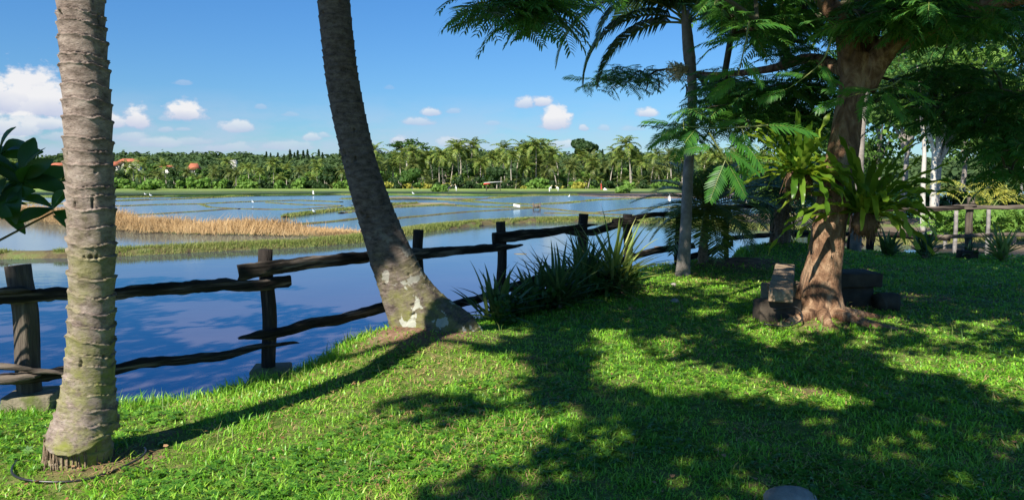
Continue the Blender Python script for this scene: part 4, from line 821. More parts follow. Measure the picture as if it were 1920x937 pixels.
# nearer sunlit young sprays
P = []; D = []; U = []; S = []
def spray(pl, d, leaves, size):
    Q = catmull([at(x, y, d+k*.04) for k, (x, y) in enumerate(pl)], 5); tw = MB(); tube(tw, Q-mo, np.linspace(.010, .004, len(Q)), 5, cap=False); tw.obj('young_twig', M['rib'], mtree)
    for (q, ax, ay, az, s) in leaves:
        i = int(q*(len(Q)-1)); P.append(Q[i]); D.append((ax, ay, az)); U.append((rng.normal(0, .2), -.55, 1)); S.append(size*s)
spray([(1690, 148), (1668, 162), (1640, 168), (1610, 176), (1590, 182)], 6.9, [(1, -1, -.2, -.25, .9), (.8, -.8, .2, .25, .8), (.6, -.3, -.5, -.5, .9), (.4, .35, -.5, -.55, 1), (.25, .9, -.2, -.1, 1.1), (.1, 1, .1, .15, .9), (.5, -.9, -.1, .1, .8)], .36)
spray([(1440, 235), (1400, 238), (1350, 240), (1300, 238), (1262, 232)], 6.6, [(1, -1, -.1, .25, .7), (.9, -.9, -.2, -.35, .9), (.7, -.5, -.5, -.35, 1.1), (.45, .5, -.5, -.4, 1.3), (.3, .2, -.3, -.9, 1.1), (.1, .9, -.2, .1, 1.2), (.6, .8, 0, .3, .8)], .38)
spray([(1405, 40), (1398, 80), (1390, 115), (1384, 140)], 6.8, [(1, -.7, -.1, -.5, 1), (.8, -.8, -.1, -.2, 1), (.6, .6, -.3, -.6, .9), (.3, -.9, -.1, .1, 1.0), (.1, .9, -.1, .2, 1)], .34)
spray([(1560, 70), (1545, 110), (1515, 140), (1480, 165)], 7.2, [(1, -.9, -.2, -.3, 1), (.7, -.9, -.1, .1, .9), (.4, .4, -.4, -.8, .9), (.6, .9, -.2, -.2, .9)], .34)
spray([(1330, 250), (1345, 275), (1360, 300)], 6.4, [(1, -.4, -.3, -.8, 1), (1, .4, -.3, -.7, 1), (.5, .9, -.2, -.3, 1.1), (.4, -.9, -.1, -.1, .9)], .36)
scatter('young_leaves', [bipinnate(15, .055, 30+i, .1+.1*i) for i in range(3)], P, D, U, S, [M['delonix_young'], M['rib']], mtree, mo)
# seed pods
for (x, y, d, l) in [(1210, 140, 13.2, .3), (1284, 155, 13.2, .25), (1232, 140, 13.3, .35)]:
    mb = MB(); Q = np.array([at(x, y, d)+np.array([.04*math.sin(k), 0, -l*k/3]) for k in np.linspace(0, 3, 7)]); tube(mb, Q-mo, [.004, .012, .016, .016, .014, .009, .003], 6); mb.obj('seed_pod', M['twig'], mtree)
# two bird's nest ferns on the trunk
def strap(mb, o, az, e0, droop, L, W, seed, twist=0):
    r = np.random.default_rng(seed); n = 15; t = np.linspace(0, 1, n); e = e0-droop*t**1.3; ds = L/(n-1); hx = np.r_[0, np.cumsum(np.cos(e[:-1])*ds)]; hz = np.r_[0, np.cumsum(np.sin(e[:-1])*ds)]; V = []
    sd = np.array([-math.sin(az), math.cos(az), 0]); hd = np.array([math.cos(az), math.sin(az), 0]); f1 = r.uniform(18, 30); ph = r.uniform(0, 6)
    for i in range(n):
        p = o+hd*hx[i]+np.array([0, 0, hz[i]]); nr = -hd*math.sin(e[i])+np.array([0, 0, 1])*math.cos(e[i]); w_ = W/2*(math.sin(math.pi*(.10+.84*t[i]))**.6); wob = .30*W
        s1 = sd*math.cos(twist*t[i])+nr*math.sin(twist*t[i])
        V += [p-s1*w_*(1+.12*math.sin(f1*t[i]*1.7))+nr*(w_*.35+wob*math.sin(f1*t[i]+ph)), p, p+s1*w_*(1+.12*math.sin(f1*t[i]*1.5+2))+nr*(w_*.35+wob*math.sin(f1*t[i]+ph+2))]
    fs = []
    for i in range(n-1): fs += [(3*i, 3*i+1, 3*i+4, 3*i+3), (3*i+1, 3*i+2, 3*i+5, 3*i+4)]
    mb.add(V, fs)
def nest_fern(px, py, d, n, L, W, label, seed, azc=None):
    o = at(px, py, d); t = thing('birds_nest_fern', o, label, 'fern'); r = np.random.default_rng(seed); mb = MB()
    for i in range(n):
        az = r.uniform(0, 6.28) if azc is None else azc+r.normal(0, 1.2); e = r.uniform(-.1, 1.35); strap(mb, np.array([.05*math.cos(az), .05*math.sin(az), 0]), az, e, r.uniform(.7, 1.9) if e < .8 else r.uniform(.2, 1.0), L*r.uniform(.65, 1.15), W*r.uniform(.8, 1.2), seed*50+i, r.uniform(-.6, .6))
    mb.obj('blades', M['fern'], t); mb = MB()
    for i in range(260):
        a = r.uniform(0, 6.28); rr = r.uniform(.03, .15); p0 = np.array([rr*math.cos(a), rr*math.sin(a), r.uniform(-.15, .05)]); tube(mb, [p0, p0+[r.normal(0, .03), r.normal(0, .03), -r.uniform(.08, .2)]], .004, 3, cap=False)
    tube(mb, [(0, 0, -.24), (0, 0, -.12), (0, 0, .02)], [.07, .15, .08], 12, rough=.3); mb.obj('root_mass', M['soil'], t); return t
nest_fern(1498, 325, D0-.02, 50, .70, .075, "bird's nest fern with upright pale blades, higher one on the left of the trunk", 5)
nest_fern(1622, 400, D0-.12, 60, 1.02, .078, "larger bird's nest fern with long drooping wavy blades on the right of the trunk", 6)
hm = MB(); tube(hm, catmull([at(1432, 607, D0-.5), at(1470, 611, D0-.55), at(1500, 602, D0-.5), at(1503, 588, D0-.42), at(1490, 575, D0-.3), at(1450, 580, D0-.2)], 6), .009, 8); tag(hm.obj('garden_hose', M['hose'], smooth=True), 'loop of dark hose by the roots of the fern-covered tree', 'hose')
# slim pale trunk behind it
o = onz(1604, 476, 0); t = thing('tree', (o[0], o[1], 0), 'slim pale-trunked tree standing behind the fern-covered tree', 'tree'); mb = MB(); sc = .022*o[1]/2; tube(mb, catmull([(0, 0, -.1), (0, 0, .5), (.02, 0, 1.2), (.0, 0, 2.2), (.1, .1, 3.4), (.3, .2, 4.6)], 6), np.linspace(.12, .06, 31), 14, rough=.06); mb.obj('trunk', M['bark_grey'], t, True)
c = np.array([(.3, .2, 4.8)])+rng.normal(0, .6, (40, 3)); P, D, U, S = leafset(c, (5, 7), .42); scatter('crown', DEL, P, D, U, S, [M['delonix'], M['rib']], t); grow_tree(c, [(0, 0, 2.2), (.1, .1, 3.4), (.3, .2, 4.6)], .03, 'branches', 'twig', t, np.zeros(3), .006)

# ------------------------------------------------------------------ slim palm, bushy palm, shaggy palm
o = onz(1280, 518, 0); D1 = o[1]; org = np.array([o[0], o[1], 0]); t = thing('slim_palm', org, 'slender smooth grey palm with arching dark fronds and a pale flower cluster', 'palm tree')
pts = [(1280, 522, 30), (1281, 500, 26), (1284, 460, 23), (1287, 400, 20), (1290, 330, 19), (1294, 260, 18), (1298, 190, 17), (1297, 140, 17), (1293, 110, 22), (1289, 70, 20), (1285, 20, 15)]
mb = MB(); Q = catmull([at(a, b, D1) for a, b, c in pts], 8); rr = np.interp(np.linspace(0, 1, len(Q)), np.linspace(0, 1, len(pts)), [p[2]/F*D1/2 for p in pts]); tube(mb, Q-org, rr, 20, fn=lambda th, i: 1+.02*(i % 4 == 0)+th*0, rough=.03); mb.obj('trunk', M['bark_grey'], t, True)
top = at(1288, 45, D1)-org
for i, (az, e, dr, L) in enumerate([(R(183), .75, 2.3, 2.3), (R(176), .45, 2.1, 1.9), (R(190), .95, 2.6, 1.7), (R(5), .7, 2.4, 1.9), (R(-20), .35, 1.6, 1.6), (R(30), .9, 2.3, 1.8), (R(120), .9, 1.6, 1.8), (R(60), 1.2, 1.2, 1.8), (R(240), 1.1, 1.6, 1.9), (R(290), .9, 1.8, 1.7), (R(200), 1.3, 1.2, 1.9), (R(165), .2, 1.7, 1.6)]):
    mb = MB(); frond_geo(mb, top, az, e, L*1.2, dr, 60, .58, .045, .8, .02, 14, 300+i); mb.obj('frond', [M['palmleaf'], M['rib']], t)
mb = MB(); c0 = at(1292, 128, D1-.05)-org
for i in range(60):
    a = R(180)+rng.normal(0, .5); e = rng.uniform(-.7, .4); L = rng.uniform(.2, .42); d = np.array([math.cos(a)*math.cos(e), math.sin(a)*math.cos(e)*.6, math.sin(e)]); p1 = c0+d*L*.5; tube(mb, [c0, p1, p1+d*L*.5+[0, 0, -.05]], .006, 3, cap=False)
    for k in range(14): q = p1+d*L*.5*k/14+rng.normal(0, .02, 3); mb.add([q+rng.normal(0, .014, 3) for _ in range(3)], [(0, 1, 2)])
mb.obj('flower_cluster', M['seed'], t)
o = np.array([at(1322, HZ, 13.2)[0], 13.2, .15]); t = thing('young_palm', o, 'short bushy palm with stiff yellowing fronds on the dirt mound by the fence', 'palm tree')
mb = MB(); tube(mb, catmull([(0, 0, -.1), (.0, 0, .2), (.02, 0, .55), (.05, 0, .95)], 6), np.linspace(.085, .05, 19), 10, rough=.3, fn=lambda th, i: 1+.18*(i % 2)+th*0); mb.obj('trunk', M['fibre'], t)
for i in range(38):
    mb = MB(); e = 1.3-1.8*(i/38); frond_geo(mb, (.05, 0, .95), i*2.4, e, 1.3*rng.uniform(.85, 1.1), 1.0, 32, .42, .028, .2, .014, 10, 500+i); mb.obj('frond', [M['youngpalm'], M['rib']], t)
o = np.array([at(1470, HZ, 15.3)[0], 15.3, .25]); t = thing('shaggy_palm', o, 'shaggy palm with drooping fronds and a skirt of dead leaves, on the shaded grass mound', 'palm tree')
mb = MB(); tube(mb, catmull([(0, 0, -.2), (.0, 0, .2), (.0, 0, .7), (.03, 0, 1.15)], 6), np.interp(np.linspace(0, 1, 19), [0, .25, 1], [.24, .15, .12]), 14, rough=.25, fn=lambda th, i: 1+.12*(i % 2)+th*0); mb.obj('trunk', M['fibre'], t)
for i in range(28):
    mb = MB(); e = 1.3-1.5*(i/28); frond_geo(mb, (.03, 0, 1.15), i*2.4, e, 1.35*rng.uniform(.85, 1.1), 1.9, 28, .44, .03, .8, .014, 12, 600+i); mb.obj('frond', [M['palmleaf'], M['rib']], t)
mb = MB()
for i in range(50):
    a = rng.uniform(0, 6.28); p = np.array([.13*math.cos(a), .13*math.sin(a), rng.uniform(.1, .9)]); tube(mb, [p, p+[.08*math.cos(a), .08*math.sin(a), -.05], p+[.12*math.cos(a), .12*math.sin(a), -rng.uniform(.15, .35)]], [.015, .02, .004], 4, cap=False)
mb.obj('dead_leaves', M['fibre'], t)
# stones and a stick on the dirt mound
for i, (px, py, s) in enumerate([(1305, 488, .07), (1330, 490, .09), (1348, 486, .06), (1265, 568, .06), (1262, 536, .05)]):
    o = onz(px, py, 0.0); z = float(H(np.array([o[0]]), np.array([o[1]]))[0]); bm = bmesh.new(); bmesh.ops.create_icosphere(bm, subdivisions=2, radius=s)
    for v in bm.verts: v.co *= 1+.25*(float(fbm(v.co.x*14+i*3, v.co.y*14+v.co.z*9, i))-.47)*2; v.co.z *= .7
    me = bpy.data.meshes.new('stone'); bm.to_mesh(me); bm.free(); me.materials.append(M['stone'] if i > 2 else M['soil']); q = bpy.data.objects.new('stone', me); COL.objects.link(q); q.location = (o[0], o[1], z+s*.4)
    tag(q, ['brown clod left of the bushy palm on the dirt mound', 'largest brown clod at the foot of the bushy palm', 'brown clod right of the bushy palm on the dirt mound', 'small grey stone in the grass below the slender palm', 'tiny grey stone nearest the foot of the slender palm'][i], 'stone', 'stones around the dirt mound')
o = onz(1468, 945, 0); bm = bmesh.new(); bmesh.ops.create_icosphere(bm, subdivisions=3, radius=.13)
for v in bm.verts: v.co *= 1+.2*(float(fbm(v.co.x*9+5, v.co.y*9+v.co.z*6, 3))-.47)*2; v.co.z *= .55; v.co.y *= .8
me = bpy.data.meshes.new('boulder'); bm.to_mesh(me); bm.free(); me.materials.append(M['stone']); me.polygons.foreach_set('use_smooth', [True]*len(me.polygons)); q = bpy.data.objects.new('boulder', me); COL.objects.link(q); q.location = (o[0]+.02, o[1]-.05, .03); tag(q, 'smooth grey stone in the shaded grass at the bottom edge of the photo', 'stone')

# ------------------------------------------------------------------ sword-leaved plants along the fence
def sword_plant(px, py, d, n, L, W, label, seed, matn, flat_=0, group='sword-leaved plants along the fence', z=None, lit=None, emin=.05):
    x = at(px, HZ, d)[0]; z = float(H(np.array([x]), np.array([d]))[0]) if z is None else z; t = thing('sword_leaf_plant', (x, d, z), label, 'plant', group); r = np.random.default_rng(seed); mb = MB()
    for i in range(n):
        az = r.uniform(0, 6.28); e0 = r.uniform(emin, 1.5)**1.0; dr = r.uniform(.15, .7); Ln = L*r.uniform(.6, 1.15); k = 7; tt = np.linspace(0, 1, k); e = e0-dr*tt**1.5; hd = np.array([math.cos(az), math.sin(az), 0]); sd = np.array([-math.sin(az), math.cos(az), 0]); o = np.array([r.normal(0, .05), r.normal(0, .05), r.uniform(0, .22*L)]); V = []; p = o+0
        for j in range(k):
            w_ = W/2*(1-tt[j]**2.2)*(.6+.8*min(1, tt[j]*3)); nr = -hd*math.sin(e[j])+np.array([0, 0, 1])*math.cos(e[j]); V += [p-sd*w_+nr*w_*.5, p+0, p+sd*w_+nr*w_*.5]; p = p+(hd*math.cos(e[j])+np.array([0, 0, 1])*math.sin(e[j]))*Ln/(k-1)
        fs = []
        for j in range(k-1): fs += [(3*j, 3*j+1, 3*j+4, 3*j+3), (3*j+1, 3*j+2, 3*j+5, 3*j+4)]
        mb.add(V, fs)
    mb.obj('leaves', M[matn], t); mb = MB(); tube(mb, [(0, 0, -.05), (0, 0, .1*L), (0, 0, .28*L)], [.05, .06, .03], 8, rough=.2); mb.obj('stem', M['fibre'], t); return t
SWP = [(930, 8.4, 55, .62, .045, 'dark spiky plant nearest the leaning palm, alone at the foot of a fence post', 'sword'), (1005, 9.3, 70, .60, .04, 'low dark spiky plant at the left end of the dense clump', 'sword'), (1048, 9.3, 75, .80, .04, 'dark spiky plant in the middle of the dense clump', 'sword'), (1100, 10.2, 80, .85, .045, 'dark green spiky plant at the centre right of the dense clump', 'sword'), (1155, 10.5, 70, 1.08, .042, 'tall pale yellow-green spiky plant at the right end of the dense clump', 'sword_pale'), (1085, 10.9, 36, .7, .035, 'dark spiky plant at the back of the dense clump by the leaning post', 'sword'), (1168, 10.3, 50, .5, .035, 'short dark spiky plant below the tall pale one', 'sword'),
       (1672, 15.3, 34, .55, .06, 'dark spiky plant left of the other two by the shaded back fence', 'sword'), (1742, 15.0, 44, .62, .05, 'dark spiky plant with many narrow leaves, centre of the back fence', 'sword'), (1822, 15.1, 24, .40, .045, 'small spiky plant growing in a dark block below the tall grey post', 'sword'), (1888, 14.6, 40, .70, .055, 'sunlit yellow-green spiky plant at the right end of the back fence', 'sword_pale')]
for i, (px, d, n, L, W, lab, mt) in enumerate(SWP): sword_plant(px, 0, d, n, L, W, lab, 70+i, mt, emin=.0 if i < 7 else .25, z=None if i < 7 else -.02)
o = at(1822, HZ, 15.1); mb = MB(); slab(mb, (0, 0, .0), (0, 0, .14), (.16, 0, 0), (0, .13, 0), 0, .06, 3); q = mb.obj('planter_block', M['benchdark']); q.location = (o[0], 15.1, .02); bevel(q, .015); tag(q, 'dark square planter block holding the smallest spiky plant', 'planter')
# undergrowth in the dense clump
c = np.array([at(rng.uniform(905, 1185), 1, 1) for _ in range(0)]) if 0 else None
P = []
for i in range(420):
    px = rng.uniform(930, 1195); d = np.interp(px, [930, 1195], [8.5, 11.0])+rng.normal(0, .3); x = at(px, HZ, d)[0]; P.append((x, d, float(H(np.array([x]), np.array([d]))[0])+rng.uniform(.0, .28)))
n = len(P); q = scatter('undergrowth', [clump(7, .07, .11, .05, i) for i in range(3)], P, rdirs(n), rdirs(n), rng.uniform(.7, 1.2, n), M['broad']); tag(q, kind='stuff', label='low dark leafy undergrowth beneath the spiky plants', cat='plants')

# ------------------------------------------------------------------ benches
t = thing('plank_bench', (0, 0, 0), 'low rough plank bench on squared log blocks, left of the fern-covered tree', 'bench')
ne = at(1464, 530, 8.0); fe = at(1467, 497, 10.4); a = np.array([ne[0], 8.0, .33]); b = np.array([fe[0], 10.3, .36]); c = (a+b)/2; dv = (b-a)/2; sd = np.array([dv[1], -dv[0], 0])/np.linalg.norm(dv[:2])
t.location = (c[0], c[1], 0); oc = np.array([c[0], c[1], 0])
mb = MB(); slab(mb, c+sd*-.0-oc, dv, sd*.125, (0, 0, .065), 0, .05, 16); q = mb.obj('seat', M['bench'], t); bevel(q, .014)
for (yy, w_, hh, dx, mn) in [(8.25, .23, .13, -.04, 'benchdark'), (9.55, .24, .14, -.01, 'bench')]:
    x = np.interp(yy, [8.0, 10.3], [a[0], b[0]])+dx; mb = MB(); slab(mb, np.array([x, yy, .115])-oc, (w_, 0, .01), (0, .13, 0), (0, 0, .15), 0, .05, 6); q = mb.obj('support_block', M[mn], t); bevel(q, .015)
o = at(1600, HZ, 9.3); t = thing('log_bench', (o[0], 9.3, 0), 'thick dark slab bench in shade right behind the fern-covered tree', 'bench')
mb = MB(); slab(mb, (-.02, 0, .36), (.34, .03, .0), (0, .26, 0), (0, 0, .085), 0, .05, 10); bevel(mb.obj('seat', M['benchdark'], t), .02); mb = MB(); slab(mb, (.02, 0, .13), (.22, 0, .0), (0, .18, 0), (0, 0, .15), 0, .08, 4); bevel(mb.obj('support_block', M['benchdark'], t), .03)
mb = MB(); tube(mb, catmull([(-.0, 0, 0), (.1, .02, .01), (.24, .0, 0)], 5), .12, 16, rough=.12); q = mb.obj('log', M['benchdark'], smooth=True); q.location = (o[0]+.2, 8.95, .10); tag(q, 'short dark log lying beside the slab bench in the shade', 'log')

# ------------------------------------------------------------------ leafy branch at the left edge
t0 = at(-430, 640, 4.7); t0 = np.array([t0[0], 4.55, -.1]); t = thing('broadleaf_shrub', t0, 'shrub reaching in from the left edge with large glossy dark leaves', 'shrub')
br = [[(0, 0, 0), (.05, .1, .6), (.15, .2, 1.0)], None]
mb = MB(); hub = np.array([t0[0]+.25, 4.6, .75]); tube(mb, catmull([t0-t0, (.05, .05, .6), hub-t0], 6), np.linspace(.05, .03, 13), 8)
tipspx = [(42, 340, 4.7), (100, 398, 4.72), (-15, 395, 4.65), (-60, 320, 4.7), (-120, 250, 4.7), (-150, 420, 4.6), (0, 300, 4.85)]; LP = []; LD = []; LU = []; LS = []
for k, (x, y, d) in enumerate(tipspx):
    q = at(x, y, d); tube(mb, catmull([hub-t0, (hub+q)/2-t0+[0, 0, -.08], q-t0], 6), np.linspace(.014, .006, 13), 6, cap=False)
    for i in range(15 if k != 1 else 9):
        a = i*2.4+k; e = rng.uniform(-.9, 1.1); dr = np.array([math.cos(a)*math.cos(e), .5*math.sin(a)*math.cos(e), math.sin(e)]); dr = dr/np.linalg.norm(dr); dr[2] -= (.5 if k == 1 else 0); LP.append(q-dr*.0+[0, 0, rng.uniform(-.03, .03)]); LD.append(dr); LU.append((rng.normal(0, .3), -1.0*rng.uniform(.2, 1), rng.uniform(.2, 1))); LS.append(rng.uniform(.19, .30))
mb.obj('stems', M['twig'], t, True)
V = []; Fc = []; n = 9
for i in range(n):
    s = i/(n-1); w_ = .19*math.sin(math.pi*(.04+.94*s)**1.35)**.85; z = .10*math.sin(s*2.5)-.12*s*s; V += [(-w_, s, z+w_*.3), (0, s, z), (w_, s, z+w_*.3)]
for i in range(n-1): Fc += [(3*i, 3*i+1, 3*i+4, 3*i+3), (3*i+1, 3*i+2, 3*i+5, 3*i+4)]
scatter('leaves', [tmpl(V, Fc)], LP, LD, LU, LS, M['broad'], t, t0)
#PART3
# ------------------------------------------------------------------ far palms, trees, hill forest
def ground_z(x, y): return float(H(np.array([x]), np.array([y]))[0])
def far_palm(seed, h, L, m, lean, n=17, nl=13):
    r = np.random.default_rng(seed); t = thing('coconut_palm', (0, 0, 0), '', 'palm tree'); mb = MB(); top = np.array([lean*h, r.uniform(-.1, .1)*h, h])
    Q = catmull([(0, 0, -.5), (lean*h*.15, 0, h*.3), (lean*h*.5, 0, h*.65), top], 4); tube(mb, Q, np.linspace(.15, .085, len(Q)), 6, cap=False); mb.obj('trunk', M['bark_far'], t, True)
    mb = MB()
    for i in range(n):
        e = 1.35-2.0*(i/n)+r.uniform(-.1, .1); frond_geo(mb, top, i*2.4+r.uniform(-.3, .3), e, L*r.uniform(.8, 1.1), r.uniform(.9, 1.7), nl, L*.30, L*.062, .9, .05, 6, seed*60+i, gap=.1)
    for i in range(5):   # nuts and spent sheath
        a = i*1.3; c = top+np.array([.25*math.cos(a), .25*math.sin(a), -.35]); mb.add([c+[.14, 0, 0], c+[0, .14, 0], c-[.14, 0, 0], c-[0, .14, 0], c+[0, 0, .16], c-[0, 0, .16]], [(0, 1, 4), (1, 2, 4), (2, 3, 4), (3, 0, 4), (1, 0, 5), (2, 1, 5), (3, 2, 5), (0, 3, 5)], 0)
    mb.obj('crown', [M[m], M['rib']], t); return t
PROT = [far_palm(1, 6.2, 3.3, 'coco', .05), far_palm(2, 7.4, 3.2, 'coco', -.08), far_palm(3, 5.0, 3.1, 'coco_dark', .12), far_palm(4, 8.2, 3.4, 'coco', .02), far_palm(5, 6.8, 3.0, 'coco_dark', -.03), far_palm(6, 3.0, 3.0, 'coco', .1), far_palm(7, 1.6, 2.8, 'coco_dark', 0)]
used = set()
def put(proto, x, y, rz, s, label, group, z=None, keep=used):
    if id(proto) not in keep: keep.add(id(proto)); o = proto
    else: o = copy_tree(proto)
    o.location = (x, y, ground_z(x, y) if z is None else z); o.rotation_euler = (0, 0, rz); o.scale = (s, s, s); o['label'] = label; o['group'] = group; return o
sp = []
for px in np.arange(-120, 640, 17): sp.append((px+rng.uniform(-9, 9), rng.uniform(160, 185), rng.choice([0, 1, 2, 4, 5]), rng.uniform(.85, 1.05)))
for px in np.arange(670, 1450, 11): sp.append((px+rng.uniform(-8, 8), rng.uniform(158, 180), rng.choice([0, 1, 3, 3, 4, 2]), rng.uniform(.88, 1.12)))
for px in np.arange(-100, 1500, 34): sp.append((px+rng.uniform(-12, 12), rng.uniform(156, 166), rng.choice([5, 6, 6, 2]), rng.uniform(.75, 1.0)))
for px in np.arange(150, 1500, 42): sp.append((px+rng.uniform(-16, 16), rng.uniform(190, 230), rng.choice([1, 3, 4]), rng.uniform(.95, 1.25)))
for i, (px, y, k, s) in enumerate(sp):
    y *= 2.2; s *= 2.2*rng.uniform(.8, 1.12)*(.80 if px < 640 else 1.0); x = (px-CX)/F*y; o_ = put(PROT[k], x, y, rng.uniform(0, 6.28), s, 'coconut palm in the long dense row at the far side of the flooded paddies', 'coconut palms along the far side of the paddies'); o_.rotation_euler = (rng.normal(0, .06), rng.normal(0, .06), rng.uniform(0, 6.28))

def blob_tree(seed, kind, m, h, w, n, trunk_m='bark_far', q=.34, th=.3, label='', flat_=1.0, lobes=14):
    r = np.random.default_rng(seed); t = thing(kind, (0, 0, 0), label, 'tree' if kind != 'bush' else 'bush'); c = []
    for i in range(lobes):
        a = r.uniform(0, 6.28); rr = w*math.sqrt(r.uniform())*.62; zz = h*(th+(1-th)*r.uniform(.15, .88)); c.append((rr*math.cos(a)*(1.0-.35*abs(zz/h-.6)), rr*math.sin(a), zz, w*r.uniform(.22, .42)))
    P = []; D = []
    for (x, y, z, s) in c:
        k = n//lobes; d = r.normal(0, 1, (k, 3)); d /= np.linalg.norm(d, axis=1)[:, None]; rad = s*r.uniform(.55, 1.08, k)**.5; P.append(np.array([x, y, z])+d*rad[:, None]*[1, 1, .72*flat_]); D.append(d)
    P = np.vstack(P); D = np.vstack(D); P[:, 2] = np.maximum(P[:, 2], .1)
    n = len(P); tl = tmpl([(-.5, -.6, 0), (.5, -.6, 0), (.6, .3, .08), (0, .8, 0), (-.6, .3, .08)], [(0, 1, 2, 3, 4)]); rd = r.normal(0, 1, (n, 3)); scatter('crown', [tl], P, np.cross(D, rd), D+rd*.45, q*r.uniform(.6, 1.3, n), M[m], t)
    mb = MB(); Q = catmull([(0, 0, -.3), (.04*w, 0, h*.3), (0, 0, h*.7)], 4); tube(mb, Q, np.linspace(.05*w+.04, .03, len(Q)), 7, cap=False)
    for (x, y, z, s) in c[:7]: tube(mb, [Q[4], (Q[4]+np.array([x, y, z]))/2+[0, 0, .03*h], (x, y, z)], [.03*w, .02*w, .01*w], 5, cap=False)
    mb.obj('trunk', M[trunk_m], t, True); return t
TR = [blob_tree(1, 'broadleaf_tree', 'far1', 7, 3.6, 1500), blob_tree(2, 'broadleaf_tree', 'far3', 8, 3.9, 1500), blob_tree(3, 'broadleaf_tree', 'far2', 6, 3.2, 1300), blob_tree(4, 'broadleaf_tree', 'far1', 9, 3.2, 1500, th=.45), blob_tree(5, 'bush', 'far2', 2.6, 2.2, 700, th=.02), blob_tree(6, 'bush', 'far3', 3.2, 2.6, 800, th=.02), blob_tree(7, 'bush', 'far4', 2.0, 1.8, 500, th=.02)]
used2 = set()
for i, px in enumerate(np.arange(-140, 1560, 13)):
    y = rng.uniform(172, 215)*2.2; px = px+rng.uniform(-10, 10); k = rng.choice([0, 1, 2, 3, 1, 0]); s = 2.2*rng.uniform(.6, .98)*(1 if px > 640 else .85); put(TR[k], (px-CX)/F*y, y, rng.uniform(0, 6.28), s, 'leafy tree in the mixed row standing among and behind the far coconut palms', 'leafy trees behind the far palms', keep=used2)
for i, px in enumerate(np.arange(-130, 1560, 17)):
    y = rng.uniform(153, 160)*2.1; px = px+rng.uniform(-11, 11); k = rng.choice([4, 5, 4, 5, 5, 6]) if i % 9 == 3 or px > 690 else rng.choice([4, 5]); put(TR[k], (px-CX)/F*y, y, rng.uniform(0, 6.28), 2.2*rng.uniform(.5, .95), 'bush growing at the foot of the far palms along the edge of the paddies', 'bushes along the far edge of the paddies', keep=used2)
def single(o, px, y, s, label, zt=None):
    x = (px-CX)/F*y; o.location = (x, y, ground_z(x, y)); o.scale = (s, s, s); o['label'] = label; return o
single(blob_tree(21, 'round_bush', 'far1', 4.6, 3.6, 1500, th=.0), 772, 310, 1.95, 'large dark green rounded bush at the far paddy edge, right of the leaning palm')
single(blob_tree(22, 'broadleaf_tree', 'far3', 4.6, 2.3, 1200, th=.25), 931, 300, 2.0, 'small dark round-headed tree beside the tiny field hut')
single(blob_tree(23, 'dome_tree', 'far3', 14, 7, 3200, th=.3, q=.6), 1000, 500, 2.15, 'broad dome-topped tree rising above the palms in the middle distance')
single(blob_tree(24, 'dome_tree', 'far3', 15, 6, 3000, th=.45, q=.55), 1096, 500, 2.2, 'tall round-topped tree rising above the palms to the right of the dome-topped one')
single(blob_tree(25, 'broadleaf_tree', 'far3', 15, 6, 3000, th=.45, q=.55), 1178, 500, 1.8, 'round-topped tree just showing above the palms nearest the slender palm')
single(blob_tree(26, 'bush', 'far4', 1.8, 2.2, 500, th=.0), 722, 305, 1.9, 'yellow-leaved bush at the far paddy edge just right of the leaning palm')
# flat topped layered tree
t = thing('umbrella_tree', (0, 0, 0), 'tall layered umbrella-shaped tree standing above the far tree line right of the leaning palm', 'tree'); P = []; mb = MB(); tube(mb, catmull([(0, 0, -.3), (.1, 0, 5), (-.2, 0, 9), (.2, 0, 12)], 4), np.linspace(.4, .15, 13), 7); r = np.random.default_rng(5)
for i in range(26):
    a = r.uniform(0, 6.28); rr = r.uniform(1, 6.4); z = 15.6-rr*.42-r.uniform(0, 3.2); x, y = rr*math.cos(a), rr*math.sin(a)*.8; tube(mb, [(0, 0, 8+r.uniform(0, 3)), (x*.5, y*.5, z*.5+5.2), (x, y, z)], [.13, .08, .03], 4, cap=False); k = 90; P.append(np.c_[x+r.normal(0, .85, k), y+r.normal(0, .8, k), z+r.normal(0, .16, k)+.1])
mb.obj('trunk', M['bark_pale'], t, True); P = np.vstack(P); n = len(P); scatter('crown', [tmpl([(-.5, -.6, 0), (.5, -.6, 0), (.6, .3, .08), (0, .8, 0), (-.6, .3, .08)], [(0, 1, 2, 3, 4)])], P, rdirs(n, -.2, .2), rdirs(n, .5, 1), r.uniform(.22, .45, n), M['far1'], t); single(t, 765, 440, 2.0, t['label'])
# hill woodland: one mass
r = np.random.default_rng(9); P = []; D = []; S = []
N_ = 5200; y = 450+ (r.uniform(0, 1, N_)**1.3)*700; x = (r.uniform(-420, 2050, N_)-CX)/F*y; z = H(x, y)
for i in range(N_):
    s = r.uniform(4, 8.5)*(1 if y[i] < 800 else 1.15); k = 34; d = r.normal(0, 1, (k, 3)); d[:, 2] = np.abs(d[:, 2]); d /= np.linalg.norm(d, axis=1)[:, None]; P.append(np.array([x[i], y[i], z[i]+s*.45])+d*s*r.uniform(.75, 1.05, (k, 1))*[1, 1, r.uniform(.8, 1.3)]); D.append(d); S.append(np.full(k, s*.27)*r.uniform(.7, 1.3, k))
P = np.vstack(P); D = np.vstack(D); S = np.concatenate(S); n = len(P); rd = r.normal(0, 1, (n, 3)); q = scatter('hill_forest', [tmpl([(-.5, -.6, 0), (.5, -.6, 0), (.6, .3, .1), (0, .8, 0), (-.6, .3, .1)], [(0, 1, 2, 3, 4)])], P, np.cross(D, rd), D+rd*.35, S, M['hill']); tag(q, kind='stuff', label='dense woodland covering the low hill on the horizon', cat='forest')

